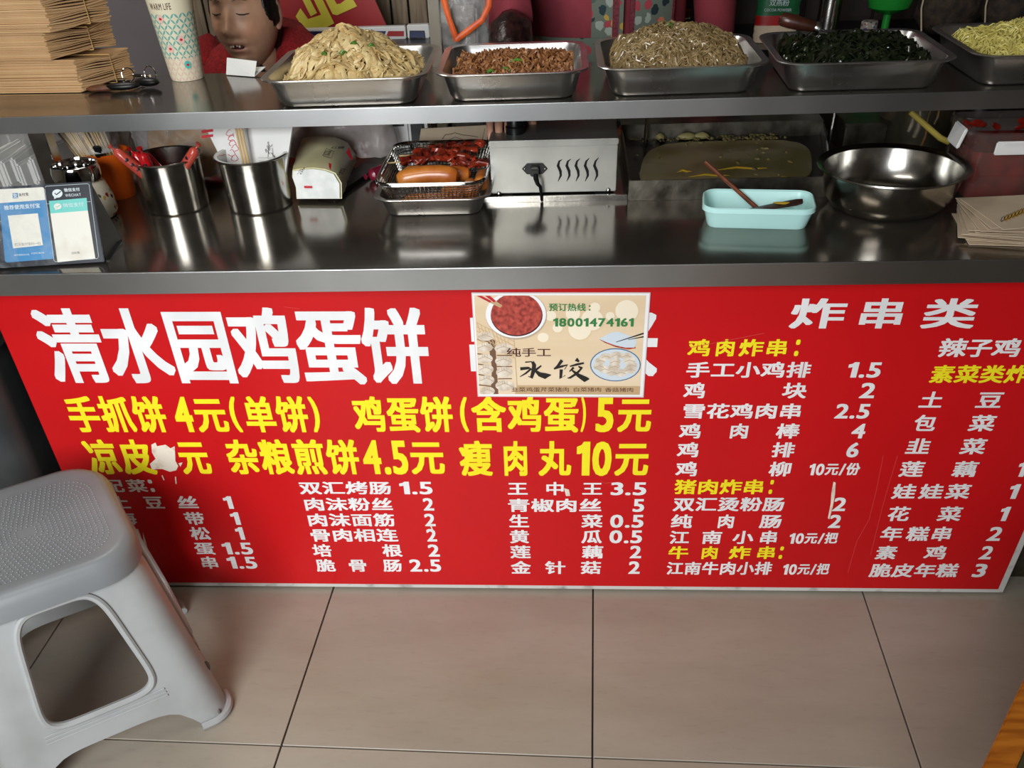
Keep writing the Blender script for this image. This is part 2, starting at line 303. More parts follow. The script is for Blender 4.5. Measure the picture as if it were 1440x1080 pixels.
# ------------------------------------------------------------------ mesh helper
class MB:
    def __init__(s): s.v = []; s.f = []; s.m = []; s.cm = 0
    def add(s, verts, faces):
        o = len(s.v); s.v += [tuple(p) for p in verts]
        for f in faces: s.f.append([i+o for i in f]); s.m.append(s.cm)
        return s
    def box(s, ctr, size, rz=0, rx=0, ry=0):
        R = Matrix.Rotation(rz, 3, 'Z') @ Matrix.Rotation(ry, 3, 'Y') @ Matrix.Rotation(rx, 3, 'X')
        x, y, z = [a/2 for a in size]
        vs = [Vector(ctr)+R @ Vector((i*x, j*y, k*z)) for k in (-1, 1) for j in (-1, 1) for i in (-1, 1)]
        return s.add(vs, [(0, 2, 3, 1), (4, 5, 7, 6), (0, 1, 5, 4), (2, 6, 7, 3), (0, 4, 6, 2), (1, 3, 7, 5)])
    def loft(s, rings, cap0=True, cap1=True, closed=True):
        n = len(rings[0]); o = []
        vs = [p for r in rings for p in r]; fs = []
        for i in range(len(rings)-1):
            for j in range(n if closed else n-1):
                k = (j+1) % n
                fs.append((i*n+j, i*n+k, (i+1)*n+k, (i+1)*n+j))
        if cap0: fs.append(tuple(reversed(range(n))))
        if cap1: fs.append(tuple((len(rings)-1)*n+j for j in range(n)))
        return s.add(vs, fs)
    def lathe(s, prof, n=32, ctr=(0, 0, 0), cap0=False, cap1=False, sx=1, sy=1):
        return s.loft([[(ctr[0]+r*sx*math.cos(2*PI*j/n), ctr[1]+r*sy*math.sin(2*PI*j/n), ctr[2]+z) for j in range(n)] for r, z in prof], cap0, cap1)
    def tube(s, pts, rad, n=8, cap=True, flat=1.0, up=None):
        pts = [Vector(p) for p in pts]; k = len(pts)
        if not isinstance(rad, (list, tuple)): rad = [rad]*k
        rings = []; ref = None
        for i in range(k):
            t = (pts[min(i+1, k-1)]-pts[max(i-1, 0)])
            t = t.normalized() if t.length > 1e-9 else Vector((0, 0, 1))
            if ref is None:
                ref = Vector(up) if up else (Vector((0, 0, 1)) if abs(t.z) < .9 else Vector((1, 0, 0)))
            a = ref-t*ref.dot(t)
            a = a.normalized() if a.length > 1e-6 else t.orthogonal().normalized()
            ref = a; b = t.cross(a)
            rings.append([pts[i]+(a*math.cos(2*PI*j/n)*flat+b*math.sin(2*PI*j/n))*rad[i] for j in range(n)])
        return s.loft(rings, cap, cap)
    def prism(s, poly, n_off, pl, off0=0):
        a = [pl.w(x, y, off0) for x, y in poly]; b = [pl.w(x, y, off0+n_off) for x, y in poly]
        return s.loft([a, b])
    def poly(s, pts): return s.add(pts, [tuple(range(len(pts)))])
    def ell(s, ctr, r, n=16, m=10, rot=None):
        rings = []
        for i in range(m+1):
            ph = -PI/2+PI*i/m; cr = max(math.cos(ph), 1e-3)
            ring = []
            for j in range(n):
                p = Vector((r[0]*cr*math.cos(2*PI*j/n), r[1]*cr*math.sin(2*PI*j/n), r[2]*math.sin(ph)))
                if rot: p = rot @ p
                ring.append(p+Vector(ctr))
            rings.append(ring)
        return s.loft(rings)
    def build(s, name, ms, parent=None, smooth=True, bevel=0, seg=2, angle=35, world=False, kind=None, label=None):
        me = bpy.data.meshes.new(name)
        vs = s.v
        if world and parent is not None:
            inv = parent.matrix_basis.inverted(); vs = [tuple(inv @ Vector(p)) for p in vs]
        me.from_pydata(vs, [], s.f)
        if not isinstance(ms, (list, tuple)): ms = [ms]
        for mm in ms: me.materials.append(M[mm] if isinstance(mm, str) else mm)
        if len(ms) > 1: me.polygons.foreach_set('material_index', s.m)
        bm = bmesh.new(); bm.from_mesh(me); bmesh.ops.recalc_face_normals(bm, faces=bm.faces)
        if bevel: bmesh.ops.bevel(bm, geom=[e for e in bm.edges if len(e.link_faces) == 2 and e.calc_face_angle(0) > .6], offset=bevel, segments=seg, affect='EDGES', clamp_overlap=True)
        bm.to_mesh(me); bm.free()
        if smooth:
            me.polygons.foreach_set('use_smooth', [True]*len(me.polygons)); me.set_sharp_from_angle(angle=math.radians(angle))
        me.update()
        o = bpy.data.objects.new(name, me); COL.objects.link(o)
        if parent is not None: o.parent = parent
        if kind: o['kind'] = kind
        if label: o['label'] = label
        return o
def thing(name, loc, label, cat, rz=0, group=None):
    o = bpy.data.objects.new(name, None); COL.objects.link(o); o.location = loc; o.rotation_euler = (0, 0, rz)
    o.empty_display_size = .05; o['label'] = label; o['category'] = cat
    if group: o['group'] = group
    o.matrix_basis = Matrix.Translation(loc) @ Matrix.Rotation(rz, 4, 'Z')
    return o
def tag(o, label, cat, group=None):
    o['label'] = label; o['category'] = cat
    if group: o['group'] = group
    return o
def rrect(w, d, r, n=5, z=0, cx=0, cy=0):
    out = []
    for (sx, sy, a0) in ((1, 1, 0), (-1, 1, 90), (-1, -1, 180), (1, -1, 270)):
        for i in range(n+1):
            a = math.radians(a0+90*i/n)
            out.append((cx+sx*(w/2-r)+r*math.cos(a), cy+sy*(d/2-r)+r*math.sin(a), z))
    return out
def crumple(name, ms, parent, f, nu=24, nv=20, amp=.01, seed=0, sc=12, sol=0):
    """f(u,v)->world point for u,v in 0..1, crumpled with noise"""
    mb = MB(); vs = []
    for j in range(nv+1):
        for i in range(nu+1):
            p = Vector(f(i/nu, j/nv)); q = p*sc+Vector((seed*7.1, seed, 0))
            p += Vector(noise.noise_vector(q))*amp+Vector(noise.noise_vector(q*2.7))*amp*.5
            vs.append(p)
    mb.add(vs, [(j*(nu+1)+i, j*(nu+1)+i+1, (j+1)*(nu+1)+i+1, (j+1)*(nu+1)+i) for j in range(nv) for i in range(nu)])
    return mb.build(name, ms, parent, world=parent is not None, angle=50)
# ------------------------------------------------------------------ lettering
GC = {}
def glyph(s, bold):
    k = (s, bold)
    if k in GC: return GC[k]
    cu = bpy.data.curves.new('lettering_curve', 'FONT'); cu.body = s; cu.size = 1; cu.offset = bold; cu.resolution_u = 3
    o = bpy.data.objects.new('lettering_curve', cu); COL.objects.link(o)
    bpy.context.view_layer.update()
    me = bpy.data.meshes.new_from_object(o.evaluated_get(bpy.context.evaluated_depsgraph_get()))
    r = ([(v.co.x, v.co.y) for v in me.vertices], [tuple(p.vertices) for p in me.polygons])
    bpy.data.objects.remove(o); bpy.data.curves.remove(cu); bpy.data.meshes.remove(me)
    GC[k] = r; return r
def cjk(s): return all(ord(ch) > 0x2e80 for ch in s)
KQ = (-1, -.5, 0, .5, 1)
ONE = ([(.17, 0), (.31, 0), (.31, .69), (.21, .69), (.15, .62), (.03, .58), (.03, .47), (.17, .52)], [(0, 1, 2, 3, 4, 5, 6, 7)])
def put_text(mb, pl, s, x0, x1, ym, h, bold=.03, off=.0006, fill=.93, slope=0):
    """s laid in the plane from pixel x0 to x1 (at mid height ym, glyph height h px)"""
    a = pl.px(x0, ym); b = pl.px(x1, ym+slope); up = pl.px((x0+x1)/2, ym-h/2); dn = pl.px((x0+x1)/2, ym+h/2)
    H = abs(up[1]-dn[1]); wtot = b[0]-a[0]; vc = (a[1]+b[1])/2; dv = (b[1]-a[1])/max(wtot, 1e-9)
    def emit(vs, fs, fx, fy, bo):
        reps = [(0, 0)] if bo <= 0 else [(bo*i_, bo*.7*j_) for i_ in (KQ if bo > .025 else (-1, 0, 1)) for j_ in (KQ if bo > .025 else (-1, 0, 1)) if max(abs(i_), abs(j_)) == 1]
        for q, (ox, oy) in enumerate(reps):
            mb.add([pl.w(X, vc+Y+dv*(X-(a[0]+b[0])/2), off+q*6e-6) for X, Y in ((fx(x+ox), fy(y+oy)) for x, y in vs)], fs)
    if cjk(s):
        n = len(s); cw = wtot/n
        for i, ch in enumerate(s):
            vs, fs = glyph(ch, 0); gw = cw*fill if n > 1 else wtot; ctr = a[0]+cw*(i+.5)
            emit(vs, fs, lambda x: ctr+(x-.5)/(.9+2*bold)*gw, lambda y: (y-.375)/(.9+2*bold)*H, bold)
    else:
        X = 0; lay = []; anycjk = False
        for ch in s:
            if ch == '1': vs, fs = ONE
            elif ch == ' ': X += .3; continue
            else: vs, fs = glyph(ch, 0)
            cj = cjk(ch); anycjk |= cj
            mn = min(v[0] for v in vs); mxx = max(v[0] for v in vs)
            sc = .8 if cj else 1
            lay.append(([((x-mn)*sc+X, (y+.09 if cj else y)*sc) for x, y in vs], fs)); X += (mxx-mn)*sc+.13
        X -= .13
        ys = [v[1] for l in lay for v in l[0]]
        lo, hi = (0, .69) if any(ch.isalnum() for ch in s) else (min(ys), max(ys))
        for vs, fs in lay:
            emit(vs, fs, lambda x: a[0]+(x+bold)/(X+2*bold)*wtot, lambda y: ((y-lo+bold)/(hi-lo+2*bold)-.5)*H, bold)
def put_poly(mb, pl, pts, off):
    mb.add([pl.w(*pl.px(x, y), off) for x, y in pts], [tuple(range(len(pts)))])
def ell_pts(cx, cy, rx, ry, n=28, rot=0):
    return [(cx+rx*math.cos(t)*math.cos(rot)-ry*math.sin(t)*math.sin(rot), cy+rx*math.cos(t)*math.sin(rot)+ry*math.sin(t)*math.cos(rot)) for t in [2*PI*i/n for i in range(n)]]
def put_line(mb, pl, pts, w, off):
    """a stroke of width w px"""
    L = []; R = []
    for i, p in enumerate(pts):
        q = pts[min(i+1, len(pts)-1)]; o = pts[max(i-1, 0)]
        dx, dy = q[0]-o[0], q[1]-o[1]; l = math.hypot(dx, dy) or 1
        ww = w[i] if isinstance(w, (list, tuple)) else w
        L.append((p[0]-dy/l*ww/2, p[1]+dx/l*ww/2)); R.append((p[0]+dy/l*ww/2, p[1]-dx/l*ww/2))
    n = len(pts); vs = [pl.w(*pl.px(*p), off) for p in L+R]
    mb.add(vs, [(i, i+1, n+i+1, n+i) for i in range(n-1)])
# ================================================================== THE SETTING
def struct(o): o['kind'] = 'structure'; return o
fl = struct(MB().box((-.4, -.85, -.02), (5.2, 5.1, .03)).build('floor', 'grout', smooth=False))
GO = Vector((.0581, -.486, 0)); GR = -.0222; TS = .6
tile_me = None
for j in range(-5, 4):
    for i in range(-5, 4):
        ctr = Matrix.Rotation(GR, 3, 'Z') @ Vector(((i+.5)*TS, (j+.5)*TS, 0))+GO
        if not (-2.7 < ctr.x < 2.0 and -3.1 < ctr.y < 1.4): continue
        if tile_me is None:
            t = MB().box((0, 0, -.004), (TS-.0035, TS-.0035, .008)).build('tile', 'tile', fl, bevel=.0008, seg=1); tile_me = t.data
        else:
            t = bpy.data.objects.new('tile', tile_me); COL.objects.link(t); t.parent = fl
        t.location = ctr; t.rotation_euler.z = GR
struct(MB().box((-.4, 1.74, 1.4), (5.2, .08, 2.8)).build('wall_back', 'wall_grey', smooth=False))
struct(MB().box((-3.04, -.85, 1.4), (.08, 5.1, 2.8)).build('wall_left', 'wall_room', smooth=False))
struct(MB().box((1.56, -.85, 1.4), (.08, 5.1, 2.8)).build('wall_right', 'wall_dim', smooth=False))  # unseen wall, set near and kept dark so the right side gets dimmer
struct(MB().box((-.4, -.85, 2.84), (5.2, 5.1, .08)).build('ceiling', 'wall_room', smooth=False))
wf = MB(); wf.box((-2.3, -2.94, 1.4), (1.4, .08, 2.8)); wf.box((.90, -2.94, 1.4), (1.7, .08, 2.8)); wf.box((-.75, -2.94, 2.7), (1.7, .08, .3))
struct(wf.build('wall_front', 'wall_room', smooth=False))
# planks and dark panelling on the back wall, seen between the tall things
pk = struct(MB().box(((onY(262, 30, 1.65).x+onY(640, 30, 1.65).x)/2, 1.665, .9), (onY(640, 30, 1.65).x-onY(262, 30, 1.65).x, .02, 1.8)).build('wall_cladding', 'plank_dark', smooth=False))
xs = [onY(q, 30, 1.64).x for q in (262, 292, 340, 420, 505, 528, 553, 577, 604, 640)]
for a, b in zip(xs[:-1], xs[1:]):
    MB().box(((a+b)/2, 1.635, .9), (b-a-.007, .018, 1.78)).build('plank', 'plank', pk, bevel=.002)
dk = struct(MB().box((.60, 1.665, .9), (1.74, .02, 1.8)).build('wall_panelling', 'plank_dark', smooth=False))
for i in range(9):
    MB().box((-.22+.205*i, 1.646, .9), (.197, .016, 1.78)).build('panel', 'plank_dark', dk, bevel=.003)

# ================================================================== COUNTER
CT = .769                                                        # worktop height
ct = thing('food_counter', (0, .3, 0), 'long stainless steel stall counter with a raised serving shelf above its worktop', 'counter')
MB().box((.14, .32, CT-.0185), (2.6, .76, .037)).build('worktop', 'steel_top', ct, bevel=.002, world=True)
MB().box((.14, -.0615, CT-.019), (2.6, .003, .0385)).build('worktop_lip', 'steel_lip', ct, bevel=.001, world=True)
MB().box((.14, .35, .375), (2.44, .66, .71)).build('cabinet_body', 'steel_old', ct, bevel=.004, world=True)
ST = .947; SY = .24
MB().box((.14, .4025, ST-.0145), (2.6, .319, .028)).build('serving_shelf', 'steel_top', ct, bevel=.002, world=True)
MB().box((.14, .2415, ST-.0145), (2.6, .003, .029)).build('shelf_lip', 'steel_lip', ct, bevel=.001, world=True)
pp = onY(56, 186, .262)
for x, y in ((pp.x, .262), (pp.x, .54), (1.28, .262), (1.28, .54)):
    MB().box((x, y, (CT+ST-.028)/2), (.034, .034, ST-.028-CT)).build('shelf_post', 'steel', ct, bevel=.002, world=True)
for px in (908, 1169):
    p = onY(px, 186, .548); MB().tube([(p.x, .548, CT), (p.x, .548, ST-.026)], .0035, 8).build('support_rod', 'steel', ct, world=True)

# ================================================================== MENU BOARD
XL, XR_, ZB, ZT = -1.0595, .968, .006, .7305
mbd = thing('menu_board', (-.05, -.006, 0), 'wide red menu board with white and yellow Chinese price list under the counter edge', 'sign')
MB().box(((XL+XR_)/2, -.009, (ZB+ZT)/2), (XR_-XL, .012, ZT-ZB)).build('board', 'board', mbd, bevel=.001, world=True)
MB().box(((XL+XR_-.014)/2, -.0155, (ZB+.011+ZT)/2), (XR_-XL-.014, .001, ZT-ZB-.011)).build('printed_sheet', 'red', mbd, smooth=False, world=True)
PN = Plane((0, -.016, 0), (1, 0, 0), (0, 0, 1))
def lettering(rows, ink, bold, **kw):
    for r in rows:
        for tk in r[2:]:
            mb = MB(); put_text(mb, PN, tk[0], tk[1], tk[2], tk[3] if len(tk) > 3 else r[0], r[1], bold=bold, **kw)
            mb.build('lettering', ink, mbd, smooth=False, world=True)
title = [(488, 106, ('清水园鸡蛋饼', 58, 603)), (486, 100, ('串', 655, 742), ('米', 836, 925))]
lettering(title, 'white_ink', .031, fill=.97)
y1 = [(583, 51, ('手抓饼', 94, 234), ('4', 245, 270), ('元', 274, 318), ('(', 324, 336), ('单饼', 342, 434), (')', 437, 449)),
      (583, 50, ('鸡蛋饼', 496, 638), ('(', 647, 658), ('含鸡蛋', 662, 815), (')', 817, 824), ('5', 838, 863), ('元', 869, 916)),
      (643, 49, ('凉皮', 121, 216), ('元', 252, 293), ('杂粮煎饼', 318, 506), ('4.5', 510, 573), ('元', 577, 624)),
      (645, 49, ('瘦', 647, 692), ('肉', 707, 743), ('丸', 758, 802), ('10', 811, 860), ('元', 865, 912))]
lettering(y1, 'yellow_ink', .034)
w1 = [(683, 18, ('配', 145, 173), ('菜', 179, 206), (':', 210, 216)),
      (706.5, 18, ('土', 156, 182), ('豆', 203, 230), ('丝', 249, 278), ('1', 315, 327)),
      (729, 18, ('海', 163, 191), ('带', 260, 287), ('1', 325, 337)),
      (750, 18, ('肉', 172, 198), ('松', 268, 295), ('1', 332, 343)),
      (771, 17, ('鸡', 180, 207), ('蛋', 274, 301), ('1.5', 313, 355)),
      (791, 17, ('串', 282, 307), ('1.5', 320, 361)),
      (686, 18, ('双汇烤肠', 420, 551), ('1.5', 562, 608)), (709, 18, ('肉沫粉丝', 426, 553), ('2', 595, 610)),
      (731, 18, ('肉沫面筋', 431, 556), ('2', 597, 612)), (752.5, 18, ('骨肉相连', 435, 560), ('2', 600, 614)),
      (774, 17.5, ('培', 440, 466), ('根', 538, 565), ('2', 602, 618)), (795, 17.5, ('脆', 445, 471), ('骨', 490, 516), ('肠', 539, 565), ('2.5', 576, 620)),
      (687, 18.5, ('王', 714, 742), ('中', 767, 794), ('王', 819, 847), ('3.5', 859, 909)), (710.5, 18.5, ('青椒肉丝', 713, 847), ('5', 890, 906)),
      (732.7, 18.5, ('生', 716, 744), ('菜', 818, 847), ('0.5', 858, 905)), (754.5, 18.5, ('黄', 717, 744), ('瓜', 818, 846), ('0.5', 857, 903)),
      (776, 18, ('莲', 718, 746), ('藕', 819, 848), ('2', 886, 902)), (798, 18, ('金', 719, 746), ('针', 767, 795), ('菇', 817, 845), ('2', 884, 900))]
lettering(w1, 'white_ink', .028)
w2 = [(441, 42, ('炸', 1113, 1188), ('串', 1207, 1273), ('类', 1299, 1373)),
      (520, 22, ('手工小鸡排', 964, 1141), ('1.5', 1192, 1239)), (549, 22, ('鸡', 962, 992), ('块', 1101, 1134), ('2', 1210, 1231)),
      (578, 21, ('雪花鸡肉串', 959, 1129), ('2.5', 1175, 1223)), (606, 21, ('鸡', 956, 986), ('肉', 1026, 1053), ('棒', 1092, 1124), ('4', 1198, 1217)),
      (632.5, 21, ('鸡', 953, 983), ('排', 1086, 1117), ('6', 1191, 1208)), (659.5, 20.5, ('鸡', 951, 981), ('柳', 1082, 1113)), (660, 16.5, ('10元/份', 1138, 1209)),
      (709, 19.5, ('双汇烫粉肠', 946, 1104), ('2', 1172, 1190)), (733, 19, ('纯', 944, 973), ('肉', 1009, 1033), ('肠', 1069, 1099), ('2', 1166, 1183)),
      (755.5, 18.5, ('江', 942, 969), ('南', 987, 1015), ('小', 1031, 1059), ('串', 1068, 1094)), (757, 15, ('10元/把', 1110, 1178)),
      (799, 18, ('江南牛肉小排', 937, 1086)), (800.5, 15, ('10元/把', 1101, 1166)),
      (489, 26, ('辣', 1321, 1359), ('子', 1360, 1395), ('鸡', 1397, 1436)),
      (562.4, 23.5, ('土', 1294, 1326), ('豆', 1374, 1410)), (595, 23, ('包', 1286, 1316), ('菜', 1364, 1399)), (627.6, 22.5, ('韭', 1275, 1308), ('菜', 1352, 1386)),
      (659.5, 22, ('莲', 1266, 1299), ('藕', 1341, 1374), ('1', 1431, 1443)), (691, 21, ('娃', 1256, 1288), ('娃', 1294, 1326), ('菜', 1331, 1364), ('1', 1419, 1432)),
      (722.5, 20.5, ('花', 1249, 1279), ('菜', 1320, 1352), ('1', 1406, 1418)), (750.6, 20, ('年', 1239, 1269), ('糕', 1276, 1306), ('串', 1310, 1339), ('2', 1390, 1409)),
      (777, 19, ('素', 1232, 1261), ('鸡', 1301, 1331), ('2', 1379, 1396)), (802, 19, ('脆皮年糕', 1223, 1348), ('3', 1369, 1387))]
lettering(w2, 'white_ink', .028)
y2 = [(489, 24, ('鸡', 968, 999), ('肉', 1006, 1034), ('炸', 1040, 1073), ('串', 1077, 1108), (':', 1118, 1124)),
      (684.6, 20.5, ('猪肉炸串', 948, 1076), (':', 1082, 1087)), (777, 18, ('牛', 940, 968), ('肉', 986, 1010), ('炸', 1026, 1055), ('串', 1064, 1091), (':', 1096, 1101)),
      (526, 25, ('素菜类炸串', 1308, 1484))]
lettering(y2, 'yellow_ink', .03)
# torn spot, glue remains and scratches
PATCH = [[(213, 625), (219, 622), (221, 627), (233, 625), (240, 630), (246, 627), (247, 648), (251, 655), (248, 661), (239, 663), (228, 659), (214, 660), (211, 652), (219, 645), (214, 636)],
    [(251, 651), (257, 650), (254, 656)], [(1172, 677), (1175, 678), (1174, 695), (1171, 712), (1166, 730), (1164, 728), (1168, 708), (1169, 692)], [(793, 686), (800, 688), (802, 697), (796, 697)], [(201, 748), (205, 760), (208, 771), (206, 778), (203, 770)]]
for pts in PATCH:
    tp = MB(); put_poly(tp, PN, pts, .0011); tp.build('peeled_patch', 'torn', mbd, smooth=False, world=True, label='pale torn paper left where the print peeled off')
for pts in ([(228, 668), (231, 675)], [(247, 670), (248, 680)], [(604, 735), (609, 746)]):
    tp = MB(); put_line(tp, PN, pts, 1.6, .0011); tp.build('peeled_patch', 'torn', mbd, smooth=False, world=True)
M['scratch'] = mat('scratch_mark', c(206, 62, 60), .5)
for pts in ([(1242, 640), (1232, 690), (1222, 730), (1205, 760), (1192, 805)], [(1262, 640), (1250, 680), (1240, 715), (1224, 780)], [(968, 489), (1075, 468)], [(845, 676), (850, 679), (872, 677)], [(400, 431), (422, 434)]):
    sc_ = MB(); put_line(sc_, PN, pts, .8, .0012); sc_.build('scratch', 'scratch', mbd, smooth=False, world=True)

# ================================================================== POSTER
ps = thing('laminated_poster', (.17, -.018, .7), 'laminated dumpling poster with phone number taped over the red menu board', 'poster')
def cp(x, y): return (650+x/5.143, 400+y/5.143)
PO = Plane((0, -.0185, 0), (1, 0, 0), (0, 0, 1))
def pw(x, y, o=0): return PO.w(*PO.px(*cp(x, y)), o)
k = MB(); crn = [pw(66, 58), pw(1362, 58), pw(1312, 818), pw(112, 812)]
k.loft([[p+Vector((0, .0012, 0)) for p in crn], crn]); k.build('laminate_sheet', mat('laminate', c(214, 196, 196), .12), ps, smooth=False, world=True)
def pprint(name, ms, items, off, label=None):
    if len(items) > 1 and items[0][0] == 't':
        for it in items: pprint(name, ms, [it], off)
        return
    mb = MB()
    for ni, it in enumerate(items):
        off += 8e-6
        if it[0] == 'p': put_poly(mb, PO, [cp(*q) for q in it[1]], off)
        elif it[0] == 'e':
            pts = ell_pts(*it[1]); xx = [(min(max(x, 102), 1308), min(max(y, 78), 792)) for x, y in pts]; put_poly(mb, PO, [cp(*q) for q in xx], off)
        elif it[0] == 'l': put_line(mb, PO, [cp(*q) for q in it[1]], it[2], off)
        elif it[0] == 't':
            _, s, x0, x1, ym, h, bd = it; a = cp(x0, ym); b = cp(x1, ym); put_text(mb, PO, s, a[0], b[0], a[1], h/5.143, bold=bd, off=off)
    return mb.build(name, ms, ps, smooth=False, world=True, label=label)
pprint('white_border', 'poster_white', [('p', [(72, 65), (1355, 65), (1305, 810), (120, 805)])], .0002)
pprint('print_ground', 'poster', [('p', [(86, 78), (1331, 78), (1284, 797), (124, 792)])], .0004)
pprint('table_edge_print', 'poster_tan', [('p', [(400, 728), (1288, 735), (1284, 797), (380, 792)])], .0005)
it = []
for x, y, r in ((1190, 190, 88), (850, 320, 88), (690, 312, 38), (960, 165, 40), (640, 225, 42), (800, 210, 55), (1070, 228, 34), (940, 255, 85)): it.append(('e', (x+4, y+5, r, r*.95)))
pprint('wrapper_rim_print', 'poster_edge', it, .0005)
pprint('wrapper_print', 'poster_pale', [('e', (i[1][0]-4, i[1][1]-5, i[1][2]*.94, i[1][3]*.94)) for i in it]+[('e', (585, 382, 40, 34))], .0006)
pprint('bamboo_mat_print', 'poster_tan', [('l', [(105+k_*28, 270+k_*16), (150+k_*28, 400+k_*16)], 1.0) for k_ in range(9)]+[('l', [(105, 275+k_*30), (380, 415+k_*30)], .9) for k_ in range(5)]+[('l', [(375, 390), (400, 790)], 1.2)], .0006)
pprint('mat_shade_print', 'poster_shade', [('p', [(180, 370), (238, 400), (262, 792), (205, 792), (215, 600)]), ('l', [(110, 395), (230, 420)], 2.2), ('l', [(110, 500), (220, 515)], 1.6), ('l', [(115, 575), (222, 590)], 1.6), ('l', [(118, 650), (226, 668)], 1.6), ('l', [(120, 725), (230, 738)], 1.6), ('l', [(250, 512), (360, 512)], 1.4), ('l', [(250, 592), (362, 592)], 1.4), ('l', [(258, 682), (360, 680)], 1.4)], .0006)
d1 = [(165, 375, 60, 32), (163, 455, 58, 33), (165, 535, 56, 34), (172, 612, 55, 36), (178, 690, 55, 36), (182, 770, 54, 32), (300, 462, 66, 36), (300, 553, 62, 38), (305, 634, 60, 40), (308, 730, 68, 38)]
pprint('dumpling_print', 'poster_dump', [('e', d) for d in d1], .0008)
pprint('dumpling_crease_print', 'poster_dump2', [('l', [(d[0]-d[2]*.9+j*3, d[1]+d[3]*.15), (d[0], d[1]-d[3]*.45), (d[0]+d[2]*.9, d[1]+d[3]*.25)], 1.0) for d in d1 for j in (0,)]+[('l', [(d[0]-20+j*18, d[1]-d[3]*.9), (d[0]-18+j*18, d[1]-d[3]*.3)], .7) for d in d1 for j in range(3)], .001)
def clip(pts): return [(min(max(x, 102), 1320), max(y, 79)) for x, y in pts]
pprint('bowl_shade_print', 'poster_dump2', [('p', clip(ell_pts(392, 222, 222, 176, 40)))], .0007)
pprint('bowl_print', 'poster_white', [('p', clip(ell_pts(388, 215, 218, 170, 40)))], .0009)
pprint('bowl_inside_print', 'ink_maroon', [('p', clip(ell_pts(394, 222, 188, 152, 36)))], .001)
pprint('mince_print', 'poster_meat', [('p', clip(ell_pts(392, 212, 184, 152, 36)))], .0012)
pprint('red_chopstick_print', 'ink_red', [('p', [(105, 80), (140, 80), (212, 118), (200, 130)]), ('p', [(165, 80), (200, 80), (245, 118), (230, 128)])], .0014)
pprint('chopstick_tip_print', 'poster_tan', [('p', [(200, 130), (212, 118), (282, 158), (276, 166)]), ('p', [(230, 128), (245, 118), (290, 150), (286, 158)])], .0014)
pprint('plate_rim_print', 'poster_blue', [('e', (1108, 580, 184, 120))], .0006)
pprint('plate_print', 'poster_plate', [('e', (1108, 580, 176, 113))], .0008)
d2 = [(1040, 520, 42, 24), (1115, 510, 42, 26), (1185, 515, 44, 24), (1000, 550, 40, 24), (1105, 556, 44, 24), (1210, 548, 44, 26), (990, 590, 42, 26), (1100, 592, 42, 24), (1225, 582, 42, 24), (1030, 612, 44, 26), (1080, 632, 44, 26), (1145, 636, 46, 28), (1215, 614, 46, 28)]
pprint('plated_dumpling_print', 'poster_dump', [('e', d) for d in d2], .001)
pprint('plated_crease_print', 'poster_dump2', [('l', [(d[0]-d[2]*.8, d[1]+10), (d[0], d[1]-4), (d[0]+d[2]*.8, d[1]+8)], .9) for d in d2], .0012)
pprint('held_dumpling_shade_print', 'poster_meat', [('p', [(990, 395), (1030, 420), (1110, 452), (1200, 470), (1256, 460), (1240, 430), (1100, 420)])], .0006)
pprint('held_dumpling_print', 'poster_plate', [('p', [(988, 392), (1030, 372), (1075, 345), (1130, 340), (1190, 362), (1250, 385), (1262, 420), (1245, 455), (1180, 455), (1110, 440), (1040, 415)])], .0008)
pprint('chopstick_print', 'ink_black', [('l', [(1112, 415), (1312, 352)], [.8, 2.2]), ('l', [(1200, 398), (1312, 376)], [.6, 1.8])], .0011)
pprint('lettering', 'ink_green', [('t', '预订热线', 625, 895, 163, 55, .022), ('t', ':', 915, 928, 168, 40, .02), ('t', '18001474161', 658, 1240, 272, 62, .03)], .0014)
pprint('lettering', 'ink_maroon', [('t', '纯手工', 318, 645, 489, 62, .008)], .0014)
pprint('lettering', 'ink_brown', [('t', '韭菜鸡蛋芹菜猪肉', 355, 775, 758, 32, .0), ('t', '白菜猪肉', 800, 1008, 758, 30, .0), ('t', '香菇猪肉', 1030, 1240, 760, 30, .0)], .0014)
# brush-written characters
br = [([(420, 608), (480, 602), (500, 606), (460, 640), (418, 665)], [2.6, 2, 1.8, 1.4, .6]), ([(455, 560), (505, 556)], [1, .8]), ([(508, 556), (520, 580), (516, 620), (500, 672), (478, 662)], [2.2, 3.2, 3.4, 2.6, .6]), ([(572, 585), (520, 625)], [1.2, 2]), ([(524, 618), (560, 648), (600, 660), (642, 652)], [1.4, 3.6, 4.8, .6]),
      ([(722, 545), (690, 590), (662, 608)], [2.6, 2.2, .6]), ([(664, 608), (720, 590), (760, 580), (740, 612)], [1.2, 1.8, 1.6, .6]), ([(716, 612), (712, 676), (745, 655)], [2.6, 2.6, .6]), ([(822, 538), (845, 556)], [3.2, 1.4]), ([(778, 590), (830, 576), (880, 566)], [1, 1.8, 1.4]), ([(806, 598), (775, 628)], [2, .8]), ([(840, 590), (868, 606)], [1, 2.2]), ([(862, 604), (830, 640), (780, 672), (760, 676)], [1.4, 2, 1.6, .5]), ([(794, 618), (840, 655), (890, 684), (918, 680)], [1.2, 3, 4.6, .8])]
pprint('lettering', 'ink_black', [('l', a, [q_*1.75 for q_ in w]) for a, w in br], .0014)
